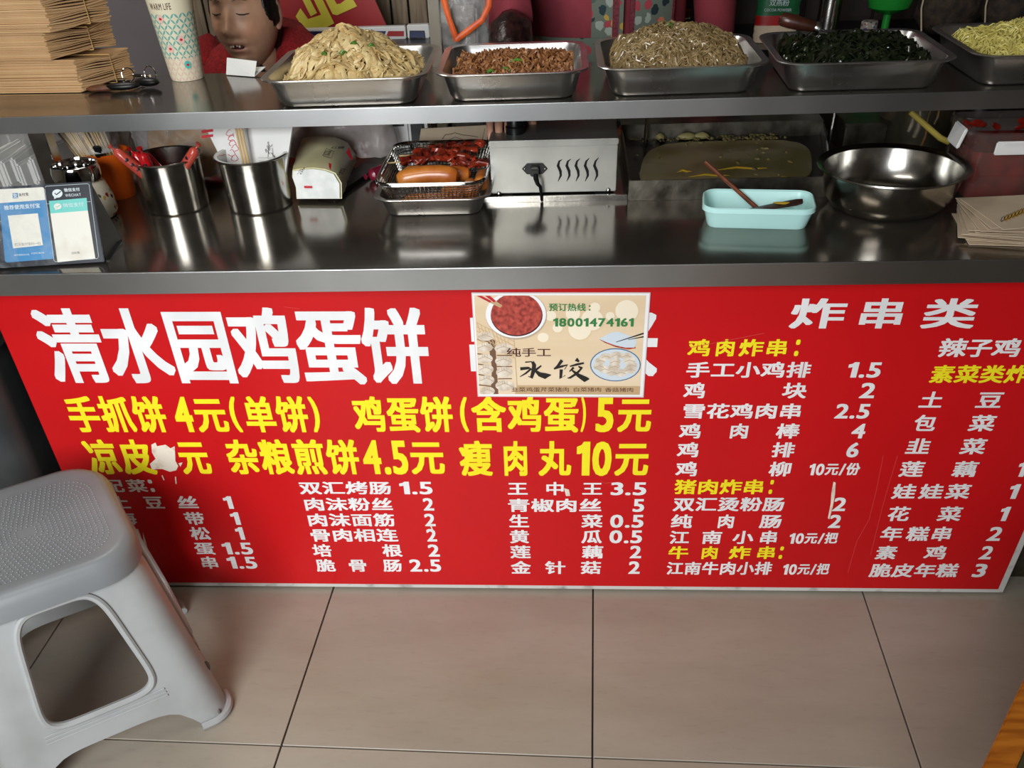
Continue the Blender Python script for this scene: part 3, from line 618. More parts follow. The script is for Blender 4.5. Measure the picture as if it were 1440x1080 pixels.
# ================================================================== SERVING TRAYS AND THEIR FOOD
def make_tray(parent, w, d, h, r=.035, fl_=.012, t=.0012, name='tray_body', ms='steel_tray'):
    b = MB(); rr = lambda ww, dd, z, q: rrect(ww, dd, max(q, .004), 6, z)
    tw, td = w-2*fl_, d-2*fl_
    outer = [rr(tw*.85-.02, td*.85-.02, 0, r*.5), rr(tw*.865, td*.865, .0015, r*.7), rr(tw*.915, td*.915, .009, r*.85), rr(tw*.985, td*.98, h-.008, r), rr(tw, td, h-.003, r), rr(w, d, h-.002, r+fl_*.8), rr(w+.002, d+.002, h, r+fl_*.8), rr(w, d, h+.0015, r+fl_*.8)]
    inner = [rr(tw, td, h+.0005, r), rr(tw*.975, td*.97, h-.008, r), rr(tw*.905, td*.905, .010, r*.8), rr(tw*.85, td*.85, .0035, r*.6), rr(tw*.5, td*.4, .0025, r*.4)]
    b.loft(outer+inner); return b.build(name, ms, parent)
TRAYS = [  # centre x, y, w, d, h, rot, label
    (-.404, .372, .306, .292, .048, .010, 'stainless steel tray piled high with wide pale noodles, at the left end of the shelf'),
    (-.101, .374, .276, .272, .047, .012, 'stainless steel tray holding brown shredded meat, between the two noodle trays'),
    (.204, .384, .302, .280, .048, .012, 'stainless steel tray heaped with thin glass noodles'),
    (.523, .382, .306, .284, .048, -.010, 'stainless steel tray of dark green seaweed strips with a knife laid on it'),
    (.852, .394, .300, .290, .050, .010, 'stainless steel tray of yellow potato shreds, at the right end of the shelf')]
tr = []
for x, y, w, d, h, rz, lab in TRAYS:
    t = thing('serving_tray', (x, y, ST), lab, 'tray', rz, 'steel food trays on the serving shelf'); make_tray(t, w, d, h); tr.append(t)
def food(name, label, cat, ti, ms, hf, n, L, rad, flat, curl, seed, extra=None, base='brown_base', inset=.045, nseg=7, ns=5, base_drop=.006, wid=1.0, lift=.004):
    x0, y0, w, d, h, rz, _ = TRAYS[ti]; rnd = random.Random(seed)
    t = thing(name, (x0, y0, ST+.004), label, cat, rz)
    W_, D_ = (w/2-.012)*.90, (d/2-.012)*.90
    def H(x, y):
        e = min(1, max(0, (1-abs(x)/W_)*6)) * min(1, max(0, (1-abs(y)/D_)*6))
        return max(.030, hf(x/W_, y/D_)*(.45+.55*e))
    nb = 26; b = MB(); vs = []
    for j in range(nb+1):
        for i in range(nb+1):
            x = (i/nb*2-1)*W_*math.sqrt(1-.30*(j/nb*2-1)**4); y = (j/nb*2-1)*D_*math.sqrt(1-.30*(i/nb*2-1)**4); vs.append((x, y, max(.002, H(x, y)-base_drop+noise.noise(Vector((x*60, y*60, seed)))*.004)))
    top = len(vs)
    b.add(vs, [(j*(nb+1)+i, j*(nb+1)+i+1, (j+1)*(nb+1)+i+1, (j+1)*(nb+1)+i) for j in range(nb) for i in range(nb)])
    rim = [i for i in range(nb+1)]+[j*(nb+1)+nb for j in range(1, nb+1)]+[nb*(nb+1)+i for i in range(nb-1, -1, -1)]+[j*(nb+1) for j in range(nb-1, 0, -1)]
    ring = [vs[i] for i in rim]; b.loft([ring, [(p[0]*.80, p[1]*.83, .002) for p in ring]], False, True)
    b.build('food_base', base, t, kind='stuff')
    s = MB()
    for _ in range(n):
        x = rnd.uniform(-1, 1)*W_*.93; y = rnd.uniform(-1, 1)*D_*.93; a = rnd.uniform(0, 2*PI); k = rnd.uniform(-curl, curl)
        l = L*rnd.uniform(.5, 1.25); pts = []; up0 = rnd.uniform(-.5, 1)*lift; ph = rnd.uniform(0, 6)
        for q in range(nseg):
            pts.append((x, y, H(x, y)+up0+math.sin(ph+q*1.3)*lift*.8))
            x += math.cos(a)*l/nseg; y += math.sin(a)*l/nseg; a += k
            q_ = ((x/W_)**4+(y/D_)**4)**.25
            if q_ > .98: x *= .98/q_; y *= .98/q_
        if nseg > 3 and (Vector(pts[0])-Vector(pts[-1])).length < 1e-4: continue
        rr = rad*rnd.uniform(.7, 1.25); s.tube(pts, [rr*.6]+[rr]*(nseg-2)+[rr*.5], ns, flat=flat, up=(rnd.uniform(-.4, .4), rnd.uniform(-.4, .4), 1))
    s.build('strand', ms, t, kind='stuff', angle=60)
    if extra: extra(t, H, rnd, W_, D_)
    return t
def green_bits(spec):
    def f(t, H, rnd, W_, D_):
        for (x, y, l) in spec:
            b = MB(); x *= W_; y *= D_; a = rnd.uniform(0, 3)
            b.tube([(x-math.cos(a)*l/2, y-math.sin(a)*l/2, H(x, y)+.005), (x, y, H(x, y)+.009), (x+math.cos(a)*l/2, y+math.sin(a)*l/2, H(x, y)+.006)], .0045, 8, flat=.6)
            b.build('scallion_piece', 'scallion', t)
    return f
g = lambda x, y, cx, cy, s: math.exp(-((x-cx)**2+(y-cy)**2)/s)
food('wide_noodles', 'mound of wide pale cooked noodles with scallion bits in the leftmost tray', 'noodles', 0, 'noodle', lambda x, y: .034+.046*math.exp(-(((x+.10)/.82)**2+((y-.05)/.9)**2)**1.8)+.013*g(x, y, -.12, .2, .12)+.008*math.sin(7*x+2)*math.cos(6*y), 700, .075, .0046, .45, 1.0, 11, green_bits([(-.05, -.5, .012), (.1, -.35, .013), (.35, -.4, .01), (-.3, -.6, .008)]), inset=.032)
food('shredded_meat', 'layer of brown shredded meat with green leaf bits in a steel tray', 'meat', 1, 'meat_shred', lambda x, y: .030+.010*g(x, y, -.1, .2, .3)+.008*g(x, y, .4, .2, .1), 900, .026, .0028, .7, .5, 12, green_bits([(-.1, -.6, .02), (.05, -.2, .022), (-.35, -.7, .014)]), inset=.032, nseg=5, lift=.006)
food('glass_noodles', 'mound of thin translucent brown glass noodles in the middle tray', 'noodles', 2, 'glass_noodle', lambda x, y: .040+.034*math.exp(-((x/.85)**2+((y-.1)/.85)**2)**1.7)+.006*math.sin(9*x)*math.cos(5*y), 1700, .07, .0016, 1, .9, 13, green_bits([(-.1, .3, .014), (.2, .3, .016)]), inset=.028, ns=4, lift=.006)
food('seaweed_strips', 'tangle of dark green seaweed strips under the wooden handled knife', 'vegetable', 3, 'kelp', lambda x, y: .036+.014*g(x, y, 0, .1, .5), 620, .075, .0036, .3, .6, 14, None, base='kelp', inset=.036, lift=.008)
food('potato_shreds', 'heap of yellow shredded potato in the rightmost tray', 'vegetable', 4, 'potato', lambda x, y: .036+.036*g(x, y, .35, .1, .7), 1000, .055, .0019, .8, .4, 15, None, base='potato', inset=.03, ns=4, lift=.006)

# knife on the seaweed tray
kn = thing('kitchen_knife', (.47, .45, ST+.05), 'wooden handled knife resting across the back of the seaweed tray', 'knife')
h0 = onY(1096, 26, .50); h1 = onY(1146, 38, .49); f1 = onY(1153, 41, .488); b1 = onY(1226, 45, .497)
b = MB(); b.tube([h0.lerp(h1, t) for t in (0, .08, .3, .6, .9, 1)], [.007, .0115, .0125, .0115, .010, .009], 12); b.build('handle', 'wood_dark', kn, world=True)
b = MB(); b.tube([h1, h1.lerp(f1, .5), f1], [.0105, .011, .0105], 12); b.build('ferrule', 'steel', kn, world=True)
b = MB(); dz = Vector((0, 0, .0)); sd = Vector((.004, -.030, .000))
b.loft([[f1, f1+sd*.9, f1+sd*.9+Vector((0, 0, -.001)), f1+Vector((0, 0, -.002))], [b1.lerp(f1, .3), b1.lerp(f1, .3)+sd, b1.lerp(f1, .3)+sd+Vector((0, 0, -.0008)), b1.lerp(f1, .3)+Vector((0, 0, -.002))], [b1, b1+sd*.1, b1+sd*.1+Vector((0, 0, -.0005)), b1+Vector((0, 0, -.001))]])
b.build('blade', 'steel', kn, world=True, angle=20)

# ================================================================== LEFT END OF THE SHELF
def bundle(idx, z, hgt, corner, dxf, dxr, label, Lf, Lr, squeeze):
    """tied pack of paper bags: corner = near corner, dxf/dxr the two horizontal directions"""
    t = thing('paper_bag_bundle', (corner[0], corner[1], z), label, 'paper bags', 0, 'kraft paper bag bundles on the shelf')
    n = 24; u = Vector((*dxf, 0)); v = Vector((*dxr, 0)); rnd = random.Random(idx)
    for i in range(n):
        b = MB(); rings = []
        zc = (i+.5)/n*hgt; j = rnd.uniform(-.003, .003); jj = rnd.uniform(-.003, .003)
        for k in range(9):
            s = k/8
            pinch = 1-squeeze*math.exp(-((s-.62)/.16)**2)
            zz = (zc-hgt/2)*pinch+hgt/2*(1-.15*squeeze*math.exp(-((s-.62)/.2)**2))
            bowl = .004*math.sin(s*PI)*math.sin(i*.7+idx)
            th = hgt/n*.46*pinch
            p0 = v*(s*Lr+j); 
            rings.append([p0+u*jj+Vector((0, 0, zz-th+bowl)), p0+u*(Lf+jj)+Vector((0, 0, zz-th+bowl)), p0+u*(Lf+jj)+Vector((0, 0, zz+th+bowl)), p0+u*jj+Vector((0, 0, zz+th+bowl))])
        b.loft(rings); b.build('bag', 'kraft' if i % 4 else 'kraft_edge2', t, angle=50)
    s = .62; b = MB(); p0 = v*(s*Lr); r = []
    hh = hgt/2*(1-squeeze)+.0015; cz = hgt/2*(1-.15*squeeze)
    q = [p0-u*.004+Vector((0, 0, cz-hh)), p0+u*(Lf+.004)+Vector((0, 0, cz-hh)), p0+u*(Lf+.004)+Vector((0, 0, cz+hh)), p0-u*.004+Vector((0, 0, cz+hh)), p0-u*.004+Vector((0, 0, cz-hh))]
    b.tube(q, .0011, 6, cap=False); b.build('rubber_band', 'rubber', t)
    return t
cb = onZ(117, 130, ST); NY = lambda y: 1.19*y+.003; ZS = CT-.845
vr = Vector((.55, .835)); uf = Vector((-1, .06)).normalized()
bundle(1, ST+.0005, .057, (cb.x, cb.y), uf, vr, 'bottom bundle of brown paper bags in the stack, sticking out furthest right', .26, .125, .16)
bundle(2, ST+.0585, .047, (cb.x-.042, cb.y-.004), uf, vr, 'middle bundle of brown paper bags in the stack, set back to the left', .24, .15, .22)
bundle(3, ST+.1065, .070, (cb.x-.022, cb.y-.008), uf, vr, 'top bundle of brown paper bags in the stack, under clear plastic', .25, .135, .12)
t = thing('plastic_bag', (cb.x-.16, cb.y+.05, ST+.182), 'clear crumpled plastic bag lying on top of the paper bag stack', 'plastic bag')
def fb(u, v):
    return (cb.x-.30+.31*u, cb.y-.02+.13*v, ST+.186+.012*math.sin(u*7)*math.sin(v*5)+.02*v)
crumple('bag_film', 'film', t, fb, 30, 20, .010, 3, 22)

# keys
kz = ST
t = thing('key_bunch', tuple(onZ(180, 122, ST)), 'bunch of keys with black fob and brown leather tag beside the tall paper cup', 'keys')
p = onZ(142, 124, kz+.006); b = MB(); b.ell(p, (.030, .012, .006), 20, 8, Matrix.Rotation(.15, 3, 'Z')); b.build('leather_tag', 'leather', t, world=True)
p = onZ(172, 121, kz+.008); b = MB(); b.ell(p, (.036, .011, .007), 24, 10, Matrix.Rotation(.12, 3, 'Z')); b.build('remote_fob', 'black', t, world=True)
p = onZ(207, 115, kz+.010); b = MB(); b.ell(p, (.028, .014, .008), 20, 8, Matrix.Rotation(-.2, 3, 'Z')); b.build('key_head', 'black', t, world=True)
for px, py, r, tilt in ((180, 105, .012, .5), (211, 104, .014, -.3)):
    p = onZ(px, py, kz+.02); R = Matrix.Rotation(tilt, 3, 'Z')
    b = MB(); b.tube([p+R @ Vector((r*math.cos(a), .002*math.sin(a), r*math.sin(a))) for a in [2*PI*i/22 for i in range(23)]], .0012, 6, cap=False); b.build('key_ring', 'chrome', t, world=True)
b = MB(); b.tube([onZ(186, 106, kz+.018), onZ(199, 106, kz+.016), onZ(211, 107, kz+.016)], .003, 8); b.build('clasp', 'chrome', t, world=True)
b = MB(); p = onZ(196, 125, kz+.004); b.box(p, (.007, .026, .002), -.4); b.box(p+Vector((.004, .002, 0)), (.004, .006, .002), -.4); b.build('key_blade', 'steel', t, world=True, bevel=.0004)

# tall paper cup
cc = onZ(257, 115, ST)
t = thing('paper_cup', (cc.x, cc.y+.034, ST), 'tall cream paper cup with teal lattice print and the words warm life', 'cup')
b = MB(); b.lathe([(.030, .001), (.0325, 0), (.034, .004), (.049, .185), (.051, .187), (.051, .190), (.048, .190), (.033, .008), (.0005, .006)], 48, cap0=True); b.build('cup_body', 'cup', t)
def cup_words(s, th0, th1, zc, hh, ink, bold):
    b = MB(); X = 0; lay = []
    for ch in s:
        if ch == ' ': X += .35; continue
        vs, fs = glyph(ch, 0) if ch != '1' else ONE; mn = min(v[0] for v in vs); mx_ = max(v[0] for v in vs); lay.append(([(x-mn+X, y) for x, y in vs], fs)); X += mx_-mn+.16
    for vs, fs in lay:
        for q in range(4):
            o = bold; pts = []
            for x, y in vs:
                x += o*math.cos(q*PI/2); y += o*math.sin(q*PI/2)
                th = th0+(th1-th0)*x/X; z = zc+(y/.7-.5)*hh; r = .034+(z-.004)/.181*.015+.0005+q*1e-5
                pts.append((r*math.cos(th), r*math.sin(th), z))
            b.add(pts, fs)
    b.build('lettering', ink, t, smooth=False)
cup_words('WARM LIFE', math.radians(-128), math.radians(-68), .133, .011, 'ink_brown', .01)
for thd, z, col in ((-105, .112, 'ink_red'), (-100, .06, 'ink_red'), (-63, .075, 'ink_red'), (-60, .030, 'teal_card')):
    th = math.radians(thd); r = .034+z/.185*.015; b = MB()
    for ring in ((.0066, .0005),):
        pts = []
        for i in range(20):
            a = 2*PI*i/20; q = th+ring[0]*math.cos(a)/r; pts.append(((r+.0006)*math.cos(q), (r+.0006)*math.sin(q), z+ring[0]*1.1*math.sin(a)))
        b.add(pts, [tuple(range(20))])
    b.build('blossom_print', mat('blossom_pink', c(224, 186, 172), .4) if col == 'ink_red' else 'teal_card', t, smooth=False)
    b = MB(); pts = []
    for i in range(12):
        a = 2*PI*i/12; q = th+.003*math.cos(a)/r; pts.append(((r+.0009)*math.cos(q), (r+.0009)*math.sin(q), z+.0022*math.sin(a)))
    b.add(pts, [tuple(range(12))]); b.build('blossom_heart_print', 'ink_red', t, smooth=False)
# folded white paper
a0, a1, a2, a3 = onZ(318, 105, ST+.001), onZ(358, 108, ST+.001), onY(361, 86, onZ(339,106,ST).y+.004), onY(319, 81, onZ(339,106,ST).y+.004)
t = thing('folded_slip', tuple(onZ(338, 106, ST)), 'small white folded paper slip standing between cup and noodle tray', 'paper')
b = MB(); b.loft([[a0, a1, a2, a3], [q+Vector((0, .0008, 0)) for q in (a0, a1, a2, a3)]]); a4 = onZ(366, 101, ST+.004)
b.build('upright_leaf', 'paper', t, world=True, smooth=False)
b = MB(); q = [a0, a1, a1.lerp(a2, .4)+Vector((.014, .03, 0)), a0+Vector((.004, .05, .002))]; b.loft([q, [w_+Vector((0, 0, .0008)) for w_ in q]]); b.build('lying_leaf', 'paper', t, world=True, smooth=False)

# ================================================================== ON THE WORKTOP, LEFT
# code display stand
t = thing('payment_stand', tuple(onZ(80, 360, CT)), 'black payment display stand with a blue card and a teal card, at the counter edge', 'stand')
bl, br_ = onZ(3, 377, CT+.002), onZ(147, 368, CT+.002)
ux = (br_-bl).normalized(); back = Vector((-ux.y, ux.x, 0))
tilt = math.radians(24); vv = Vector((0, 0, math.cos(tilt)))+back*math.sin(tilt)
PS = Plane(bl, ux, vv)
wS = (br_-bl).length; hS = PS.px(128, 255)[1]
b = MB(); fr = [(-.012, 0), (wS, 0), (wS+.001, hS), (-.012, hS)]
b.loft([[PS.w(x, y, 0) for x, y in fr], [PS.w(x, y, -.006) for x, y in fr]]); b.build('front_panel', 'navy_card', t, world=True, smooth=False, bevel=.001)
dpt = .075
for s0, s1 in ((-.012, -.006), (wS-.006, wS)):
    a_ = PS.w(s0, .001, -.0065); c_ = PS.w(s0, hS*.97, -.0065); e_ = Vector((a_.x, a_.y, CT+.002))+back*(dpt+.035)
    q = [a_, c_, e_]; b = MB(); b.loft([q, [w_+ux*(s1-s0) for w_ in q]]); b.build('side_wing', 'black', t, world=True, smooth=False)
b = MB(); m0 = PS.w(wS*.5, 0, -.008); b.loft([[PS.w(-.012, 0, -.008)-Vector((0, 0, .0015)), PS.w(wS+.006, 0, -.008)-Vector((0, 0, .0015)), PS.w(wS+.006, 0, -.008)+back*.095-Vector((0, 0, .0015)), PS.w(-.012, 0, -.008)+back*.095-Vector((0, 0, .0015))], [PS.w(-.012, 0, -.008)+Vector((0, 0, .003)), PS.w(wS+.006, 0, -.008)+Vector((0, 0, .003)), PS.w(wS+.006, 0, -.008)+back*.095+Vector((0, 0, .003)), PS.w(-.012, 0, -.008)+back*.095+Vector((0, 0, .003))]]); b.build('foot_plate', 'black', t, world=True, smooth=False)
def q7(x, y): return (x/7.2, 240+y/7.2)
def sprint(name, ms, polys, off, r=0):
    b = MB()
    for pl_ in polys: put_poly(b, PS, [q7(*p) for p in pl_], off)
    return b.build(name, ms, t, world=True, smooth=False)
def stext(s, x0, x1, ym, h, ink, bold, off, slope=0):
    b = MB(); a = q7(x0, ym); e = q7(x1, ym); put_text(b, PS, s, a[0], e[0], a[1], h/7.2, bold=bold, off=off, slope=slope/7.2); b.build('lettering', ink, t, world=True, smooth=False)
sprint('blue_card', 'blue_card', [[(-20, 190), (435, 168), (447, 180), (545, 880), (535, 893), (70, 930), (52, 915)]], .0006)
sprint('white_header', 'card_white', [[(-20, 190), (435, 168), (447, 180), (461, 296), (-8, 330)]], .0009)
sprint('logo_square', 'blue_card', [[(128, 230), (182, 226), (188, 278), (132, 282)]], .0012)
stext('支', 135, 180, 254, 44, 'card_white', .02, .0015)
stext('支付宝', 190, 292, 246, 32, 'ink_black', .02, .0012, -8)
stext('推荐使用支付宝', 42, 408, 378, 46, 'card_pale', .02, .0009, -26)
sprint('code_area', 'card_white', [[(80, 456), (385, 432), (438, 755), (136, 787)]], .0009)
stext('打开支付宝扫一扫', 150, 415, 750, 30, 'card_grey_ink', .0, .0012, -14)
stext('推荐使用支付宝', 145, 300, 856, 18, 'card_pale', .0, .0009, -8); stext('扫码支付', 318, 452, 838, 18, 'card_pale', .0, .0009, -8)
b = MB(); put_line(b, PS, [q7(*p) for p in ((458, 170), (470, 158), (890, 132), (905, 145), (1000, 870), (988, 890), (560, 922), (548, 905), (455, 185))], .5, .0008); put_line(b, PS, [q7(470, 338), q7(920, 314)], .4, .0008); b.build('card_outline', 'card_pale', t, world=True, smooth=False)
b = MB(); put_poly(b, PS, ell_pts(583/7.2, 240+232/7.2, 7.2, 5.9), .0009); put_poly(b, PS, [q7(*p) for p in ((548, 262), (552, 288), (585, 272))], .0009); b.build('speech_bubble_mark', 'card_pale', t, world=True, smooth=False)
b = MB(); put_line(b, PS, [q7(*p) for p in ((556, 228), (574, 244), (618, 210))], 1.5, .0012); b.build('tick_mark', 'navy_card', t, world=True, smooth=False)
stext('微信支付', 650, 810, 198, 36, 'card_pale', .02, .0009, -10); stext('WECHAT', 663, 822, 252, 28, 'card_pale', .005, .0009, -10)
sprint('teal_header', 'teal_card', [[(498, 308), (880, 276), (892, 405), (512, 434)]], .0011)
sprint('white_card', 'card_white', [[(512, 434), (892, 405), (968, 888), (585, 928)]], .0011)
b = MB(); put_poly(b, PS, ell_pts(587/7.2, 240+362/7.2, 5.3, 4.2), .0014); put_poly(b, PS, [q7(*p) for p in ((560, 382), (562, 402), (590, 390))], .0014); b.build('speech_bubble_mark', 'card_white', t, world=True, smooth=False)
b = MB(); put_line(b, PS, [q7(*p) for p in ((568, 360), (582, 372), (612, 350))], 1.0, .0017); b.build('tick_mark', 'teal_card', t, world=True, smooth=False)
stext('微信支付', 642, 850, 353, 42, 'card_pale', .0, .0014, -14)
stext('品信惠', 725, 810, 835, 24, 'card_grey_ink', .0, .0014, -6)
crumple('cover_film', make_film('stand_film', c(225, 230, 232), .01, .12, 34, .1), t, lambda u, v: PS.w(-.01+(wS*.62)*u, hS*(-.0+1.0*v), .0032), 22, 18, .0016, 5, 40)

# flowered mug with chrome collar
mp_ = onZ(122, 318, CT); t = thing('flowered_jar', (-.940, .226, CT), 'cream flowered jar with a wide chrome rim behind the payment stand', 'jar')
b = MB(); b.lathe([(.040, 0), (.050, .002), (.055, .010), (.054, .036), (.046, .062), (.041, .068)], 48, cap0=True, cap1=True); b.build('jar_body', 'flower_white', t)
b = MB(); b.lathe([(.041, .068), (.0435, .070), (.0455, .080), (.0455, .088), (.043, .098), (.0405, .099), (.039, .094), (.039, .072), (.0005, .070)], 48); b.build('chrome_collar', 'chrome', t)
# orange cup of skewers
oc = Vector((-.930, .352, CT)); t = thing('orange_tumbler', tuple(oc), 'orange plastic tumbler holding a thick bunch of bamboo skewers', 'tumbler')
b = MB(); b.lathe([(.030, .001), (.033, 0), (.034, .003), (.043, .085), (.0435, .087), (.041, .087), (.032, .006), (.0005, .005)], 40, cap0=True); b.build('tumbler_body', 'orange', t)
sk0 = None; rnd = random.Random(4)
for i in range(170):
    a = rnd.uniform(0, 2*PI); r = math.sqrt(rnd.random())
    if sk0 is None:
        b = MB(); b.tube([(0, 0, 0), (0, 0, .138), (0, 0, .14)], [.0016, .0016, .0007], 6); sk0 = b.build('bamboo_skewer', 'bamboo'); s = sk0
    else: s = sk0.copy(); COL.objects.link(s)
    tag(s, 'thin pale bamboo skewer in the bunch standing in the orange tumbler', 'skewer', 'bamboo skewers in the orange tumbler')
    bx_, by_ = r*.026*math.cos(a), r*.026*math.sin(a); tx, ty = r*.055*math.cos(a)-.042, r*.030*math.sin(a)-.01
    s.location = (oc.x+bx_, oc.y+by_, CT+.0065); s.rotation_euler = Vector((tx-bx_, ty-by_, .15)).to_track_quat('Z', 'X').to_euler()
t = thing('black_clip', (oc.x+.004, oc.y-.040, CT+.0875), 'small black plastic clip on the rim of the orange tumbler', 'clip')
MB().box((0, -.002, .008), (.016, .006, .024), .2, .2).build('clip_body', 'black', t, bevel=.002)
t = thing('skewer_wrap', (oc.x, oc.y, CT+.1), 'clear plastic wrap around the bunch of bamboo skewers', 'wrapper')
crumple('wrap_film', 'film', t, lambda u, v: (oc.x-.012-.026*v+(.047+.014*v)*math.cos(2*PI*u), oc.y+(.048)*math.sin(2*PI*u), CT+.092+.044*v), 40, 10, .004, 8, 30)

# steel pots
def pot(name, x, y, label, r0=.0615, r1=.066, h=.094, ms='steel', group=None):
    t = thing(name, (x, y, CT), label, 'pot', 0, group); b = MB()
    b.lathe([(r0-.006, 0), (r0-.002, .0005), (r0, .003), (r1-.002, h-.004), (r1+.003, h-.003), (r1+.005, h-.001), (r1+.003, h+.001), (r1-.003, h), (r0-.0015, .006), (.0005, .0045)], 64, cap0=True); b.build('pot_body', ms, t); return t
P1 = pot('steel_pot', -.779, .277, 'round steel pot holding red wrapped sausages')
P2 = pot('steel_pot', -.608, .274, 'round steel pot holding upright white paper sleeves', .062, .0665, .096)
def capsule(t, name, a, b_, r, ms, ends=True):
    b = MB(); a = Vector(a); b_ = Vector(b_); pts = []; rad = []
    for s, k in ((0, .15), (.03, .6), (.08, .92), (.2, 1), (.5, 1.03), (.8, 1), (.92, .92), (.97, .6), (1, .15)): pts.append(a.lerp(b_, s)); rad.append(r*k)
    b.tube(pts, rad, 14); b.build(name, ms, t, world=True)
    if ends:
        d = (b_-a).normalized(); b = MB(); b.tube([b_-d*.001, b_+d*.003, b_+d*.007, b_+d*.010], [.0022, .0014, .0045, .006], 10); b.build('crimped_end', ms, t, world=True)
def saus(a, b_, r, ms, lab):
    t = thing('wrapped_sausage', tuple(Vector(a)), lab, 'sausage', 0, 'wrapped sausages in the steel pot'); capsule(t, 'film_casing', a, b_, r, ms)
    m = Vector(a).lerp(Vector(b_), .72); d = (Vector(b_)-Vector(a)).normalized(); sd = d.cross(Vector((0, -1, .3))).normalized(); b = MB(); fr = Vector((0, -.8, .6)).normalized(); fr = (fr-d*fr.dot(d)).normalized()
    for k in range(3): b.ell(m-d*k*.012+fr*r*.86, (r*.45, r*.45, .0018), 12, 4, Vector((0, 0, 1)).rotation_difference(fr).to_matrix())
    b.build('brand_dots', 'navy_card', t, world=True)
SZ = lambda px, py, y: onY(px, py, y)
saus((-.80, .25, CT+.045), SZ(199, 215, .235), .0105, 'redfilm', 'red wrapped sausage leaning out left in the steel pot, in front of the others')
saus((-.782, .262, CT+.03), SZ(186, 214, .250), .0105, 'redfilm', 'red wrapped sausage leaning left, second one in the steel pot')
saus((-.775, .28, CT+.03), SZ(202, 216, .275), .0105, 'redfilm', 'shortest red wrapped sausage leaning left in the steel pot')
saus((-.79, .236, CT+.05), SZ(160, 210, .225), .010, 'clearfilm', 'pale sausage with a long clear wrapper tail hanging left over the pot rim')
saus((-.765, .25, CT+.05), SZ(276, 208, .245), .0095, 'clearfilm', 'pale wrapped sausage with a twisted end leaning right in the steel pot')
# paper sleeves in pot 2
def sleeve(a, b_, c_, d, th, label, prints):
    t = thing('paper_sleeve', tuple(a), label, 'paper bag', 0, 'paper sleeves in the steel pot'); q = [Vector(x) for x in (a, b_, c_, d)]; n = (q[1]-q[0]).cross(q[3]-q[0]).normalized()
    if n.y > 0: n = -n
    b = MB(); rr = []
    for k in range(5):
        o = n*(-th*k/4); rr = [x+o for x in q]; b = MB(); b.loft([rr, [x+n*(-th/7) for x in rr]]); b.build('paper_leaf', 'paper', t, world=True, smooth=False)
    pl = Plane(q[0], q[1]-q[0], q[3]-q[0]); prints(t, pl); return t
sA = [Vector((-.650, .282, CT+.012)), Vector((-.60, .276, CT+.012)), Vector((-.603, .305, ST-.032)), Vector((-.705, .318, ST-.032))]
def prA(t, pl):
    s = 1 if pl.n.y < 0 else -1
    def q(x, y): return (150+x/8.307, 180+y/8.307)
    b = MB()
    for yy in (40, 100): put_poly(b, pl, [q(1110, yy-12), q(1246, yy-28), q(1246, yy+2), q(1112, yy+22)], s*.0012)
    b.build('red_bars_print', 'ink_red', t, world=True, smooth=False)
    b = MB()
    rn = random.Random(5)
    for k in range(6):
        cx, cy = 316+rn.uniform(-7, 16), 187+k*7; put_line(b, pl, [(cx+4.5*math.cos(a_)*(1+.3*math.sin(3*a_)), cy+4.5*math.sin(a_)) for a_ in [k+i*.55 for i in range(10)]], .8, s*.0012)
    b.build('red_drawing_print', 'ink_red', t, world=True, smooth=False)
sleeve(*sA, .006, 'white paper sleeve printed with red bars and red drawing, left one in the pot', prA)
sB = [Vector((-.605, .250, CT+.010)), Vector((-.560, .246, CT+.010)), Vector((-.520, .30, ST-.032)), Vector((-.612, .30, ST-.032))]
def prB(t, pl):
    s = 1 if pl.n.y < 0 else -1; b = MB(); rn = random.Random(9)
    for k in range(4):
        cx, cy = 381+rn.uniform(-6, 4), 203+k*5; put_line(b, pl, [(cx+3*math.cos(a_), cy+3.4*math.sin(a_*1.3)) for a_ in [k+i*.6 for i in range(8)]], .6, s*.0012)
    put_line(b, pl, [(378, 206), (377, 221)], .5, s*.0012); put_line(b, pl, [(383, 208), (384, 221)], .5, s*.0012)
    b.build('sketch_print', 'ink_black', t, world=True, smooth=False)
    for yy, s_, x0, x1 in ((222, 'we are very good', 364, 392), (226.5, 'have a nice meal', 365, 391), (231, 'enjoy', 370, 387)):
        b = MB()
        for j in range(int((x1-x0)/1.8)): put_line(b, pl, [(x0+j*1.8, yy+rn.uniform(-1, .4)), (x0+j*1.8+1.1, yy+rn.uniform(-.4, 1))], .5, s*.0012)
        b.build('fine_print', 'card_grey_ink', t, world=True, smooth=False)
sleeve(*sB, .006, 'plain white paper sleeve with a small black sketch, right one in the pot', prB)
for k, (dx, lab) in enumerate(((0, 'left'), (.006, 'middle'), (.012, 'right'))):
    b = MB(); b.tube([(-.614+dx, .235, CT+.0075), (-.624+dx*.9, .268, ST-.031)], .0023, 8); tag(b.build('chopstick', 'bamboo'), lab+' one of three pale chopsticks standing between the white paper sleeves', 'chopstick', 'chopsticks in the pot of sleeves')

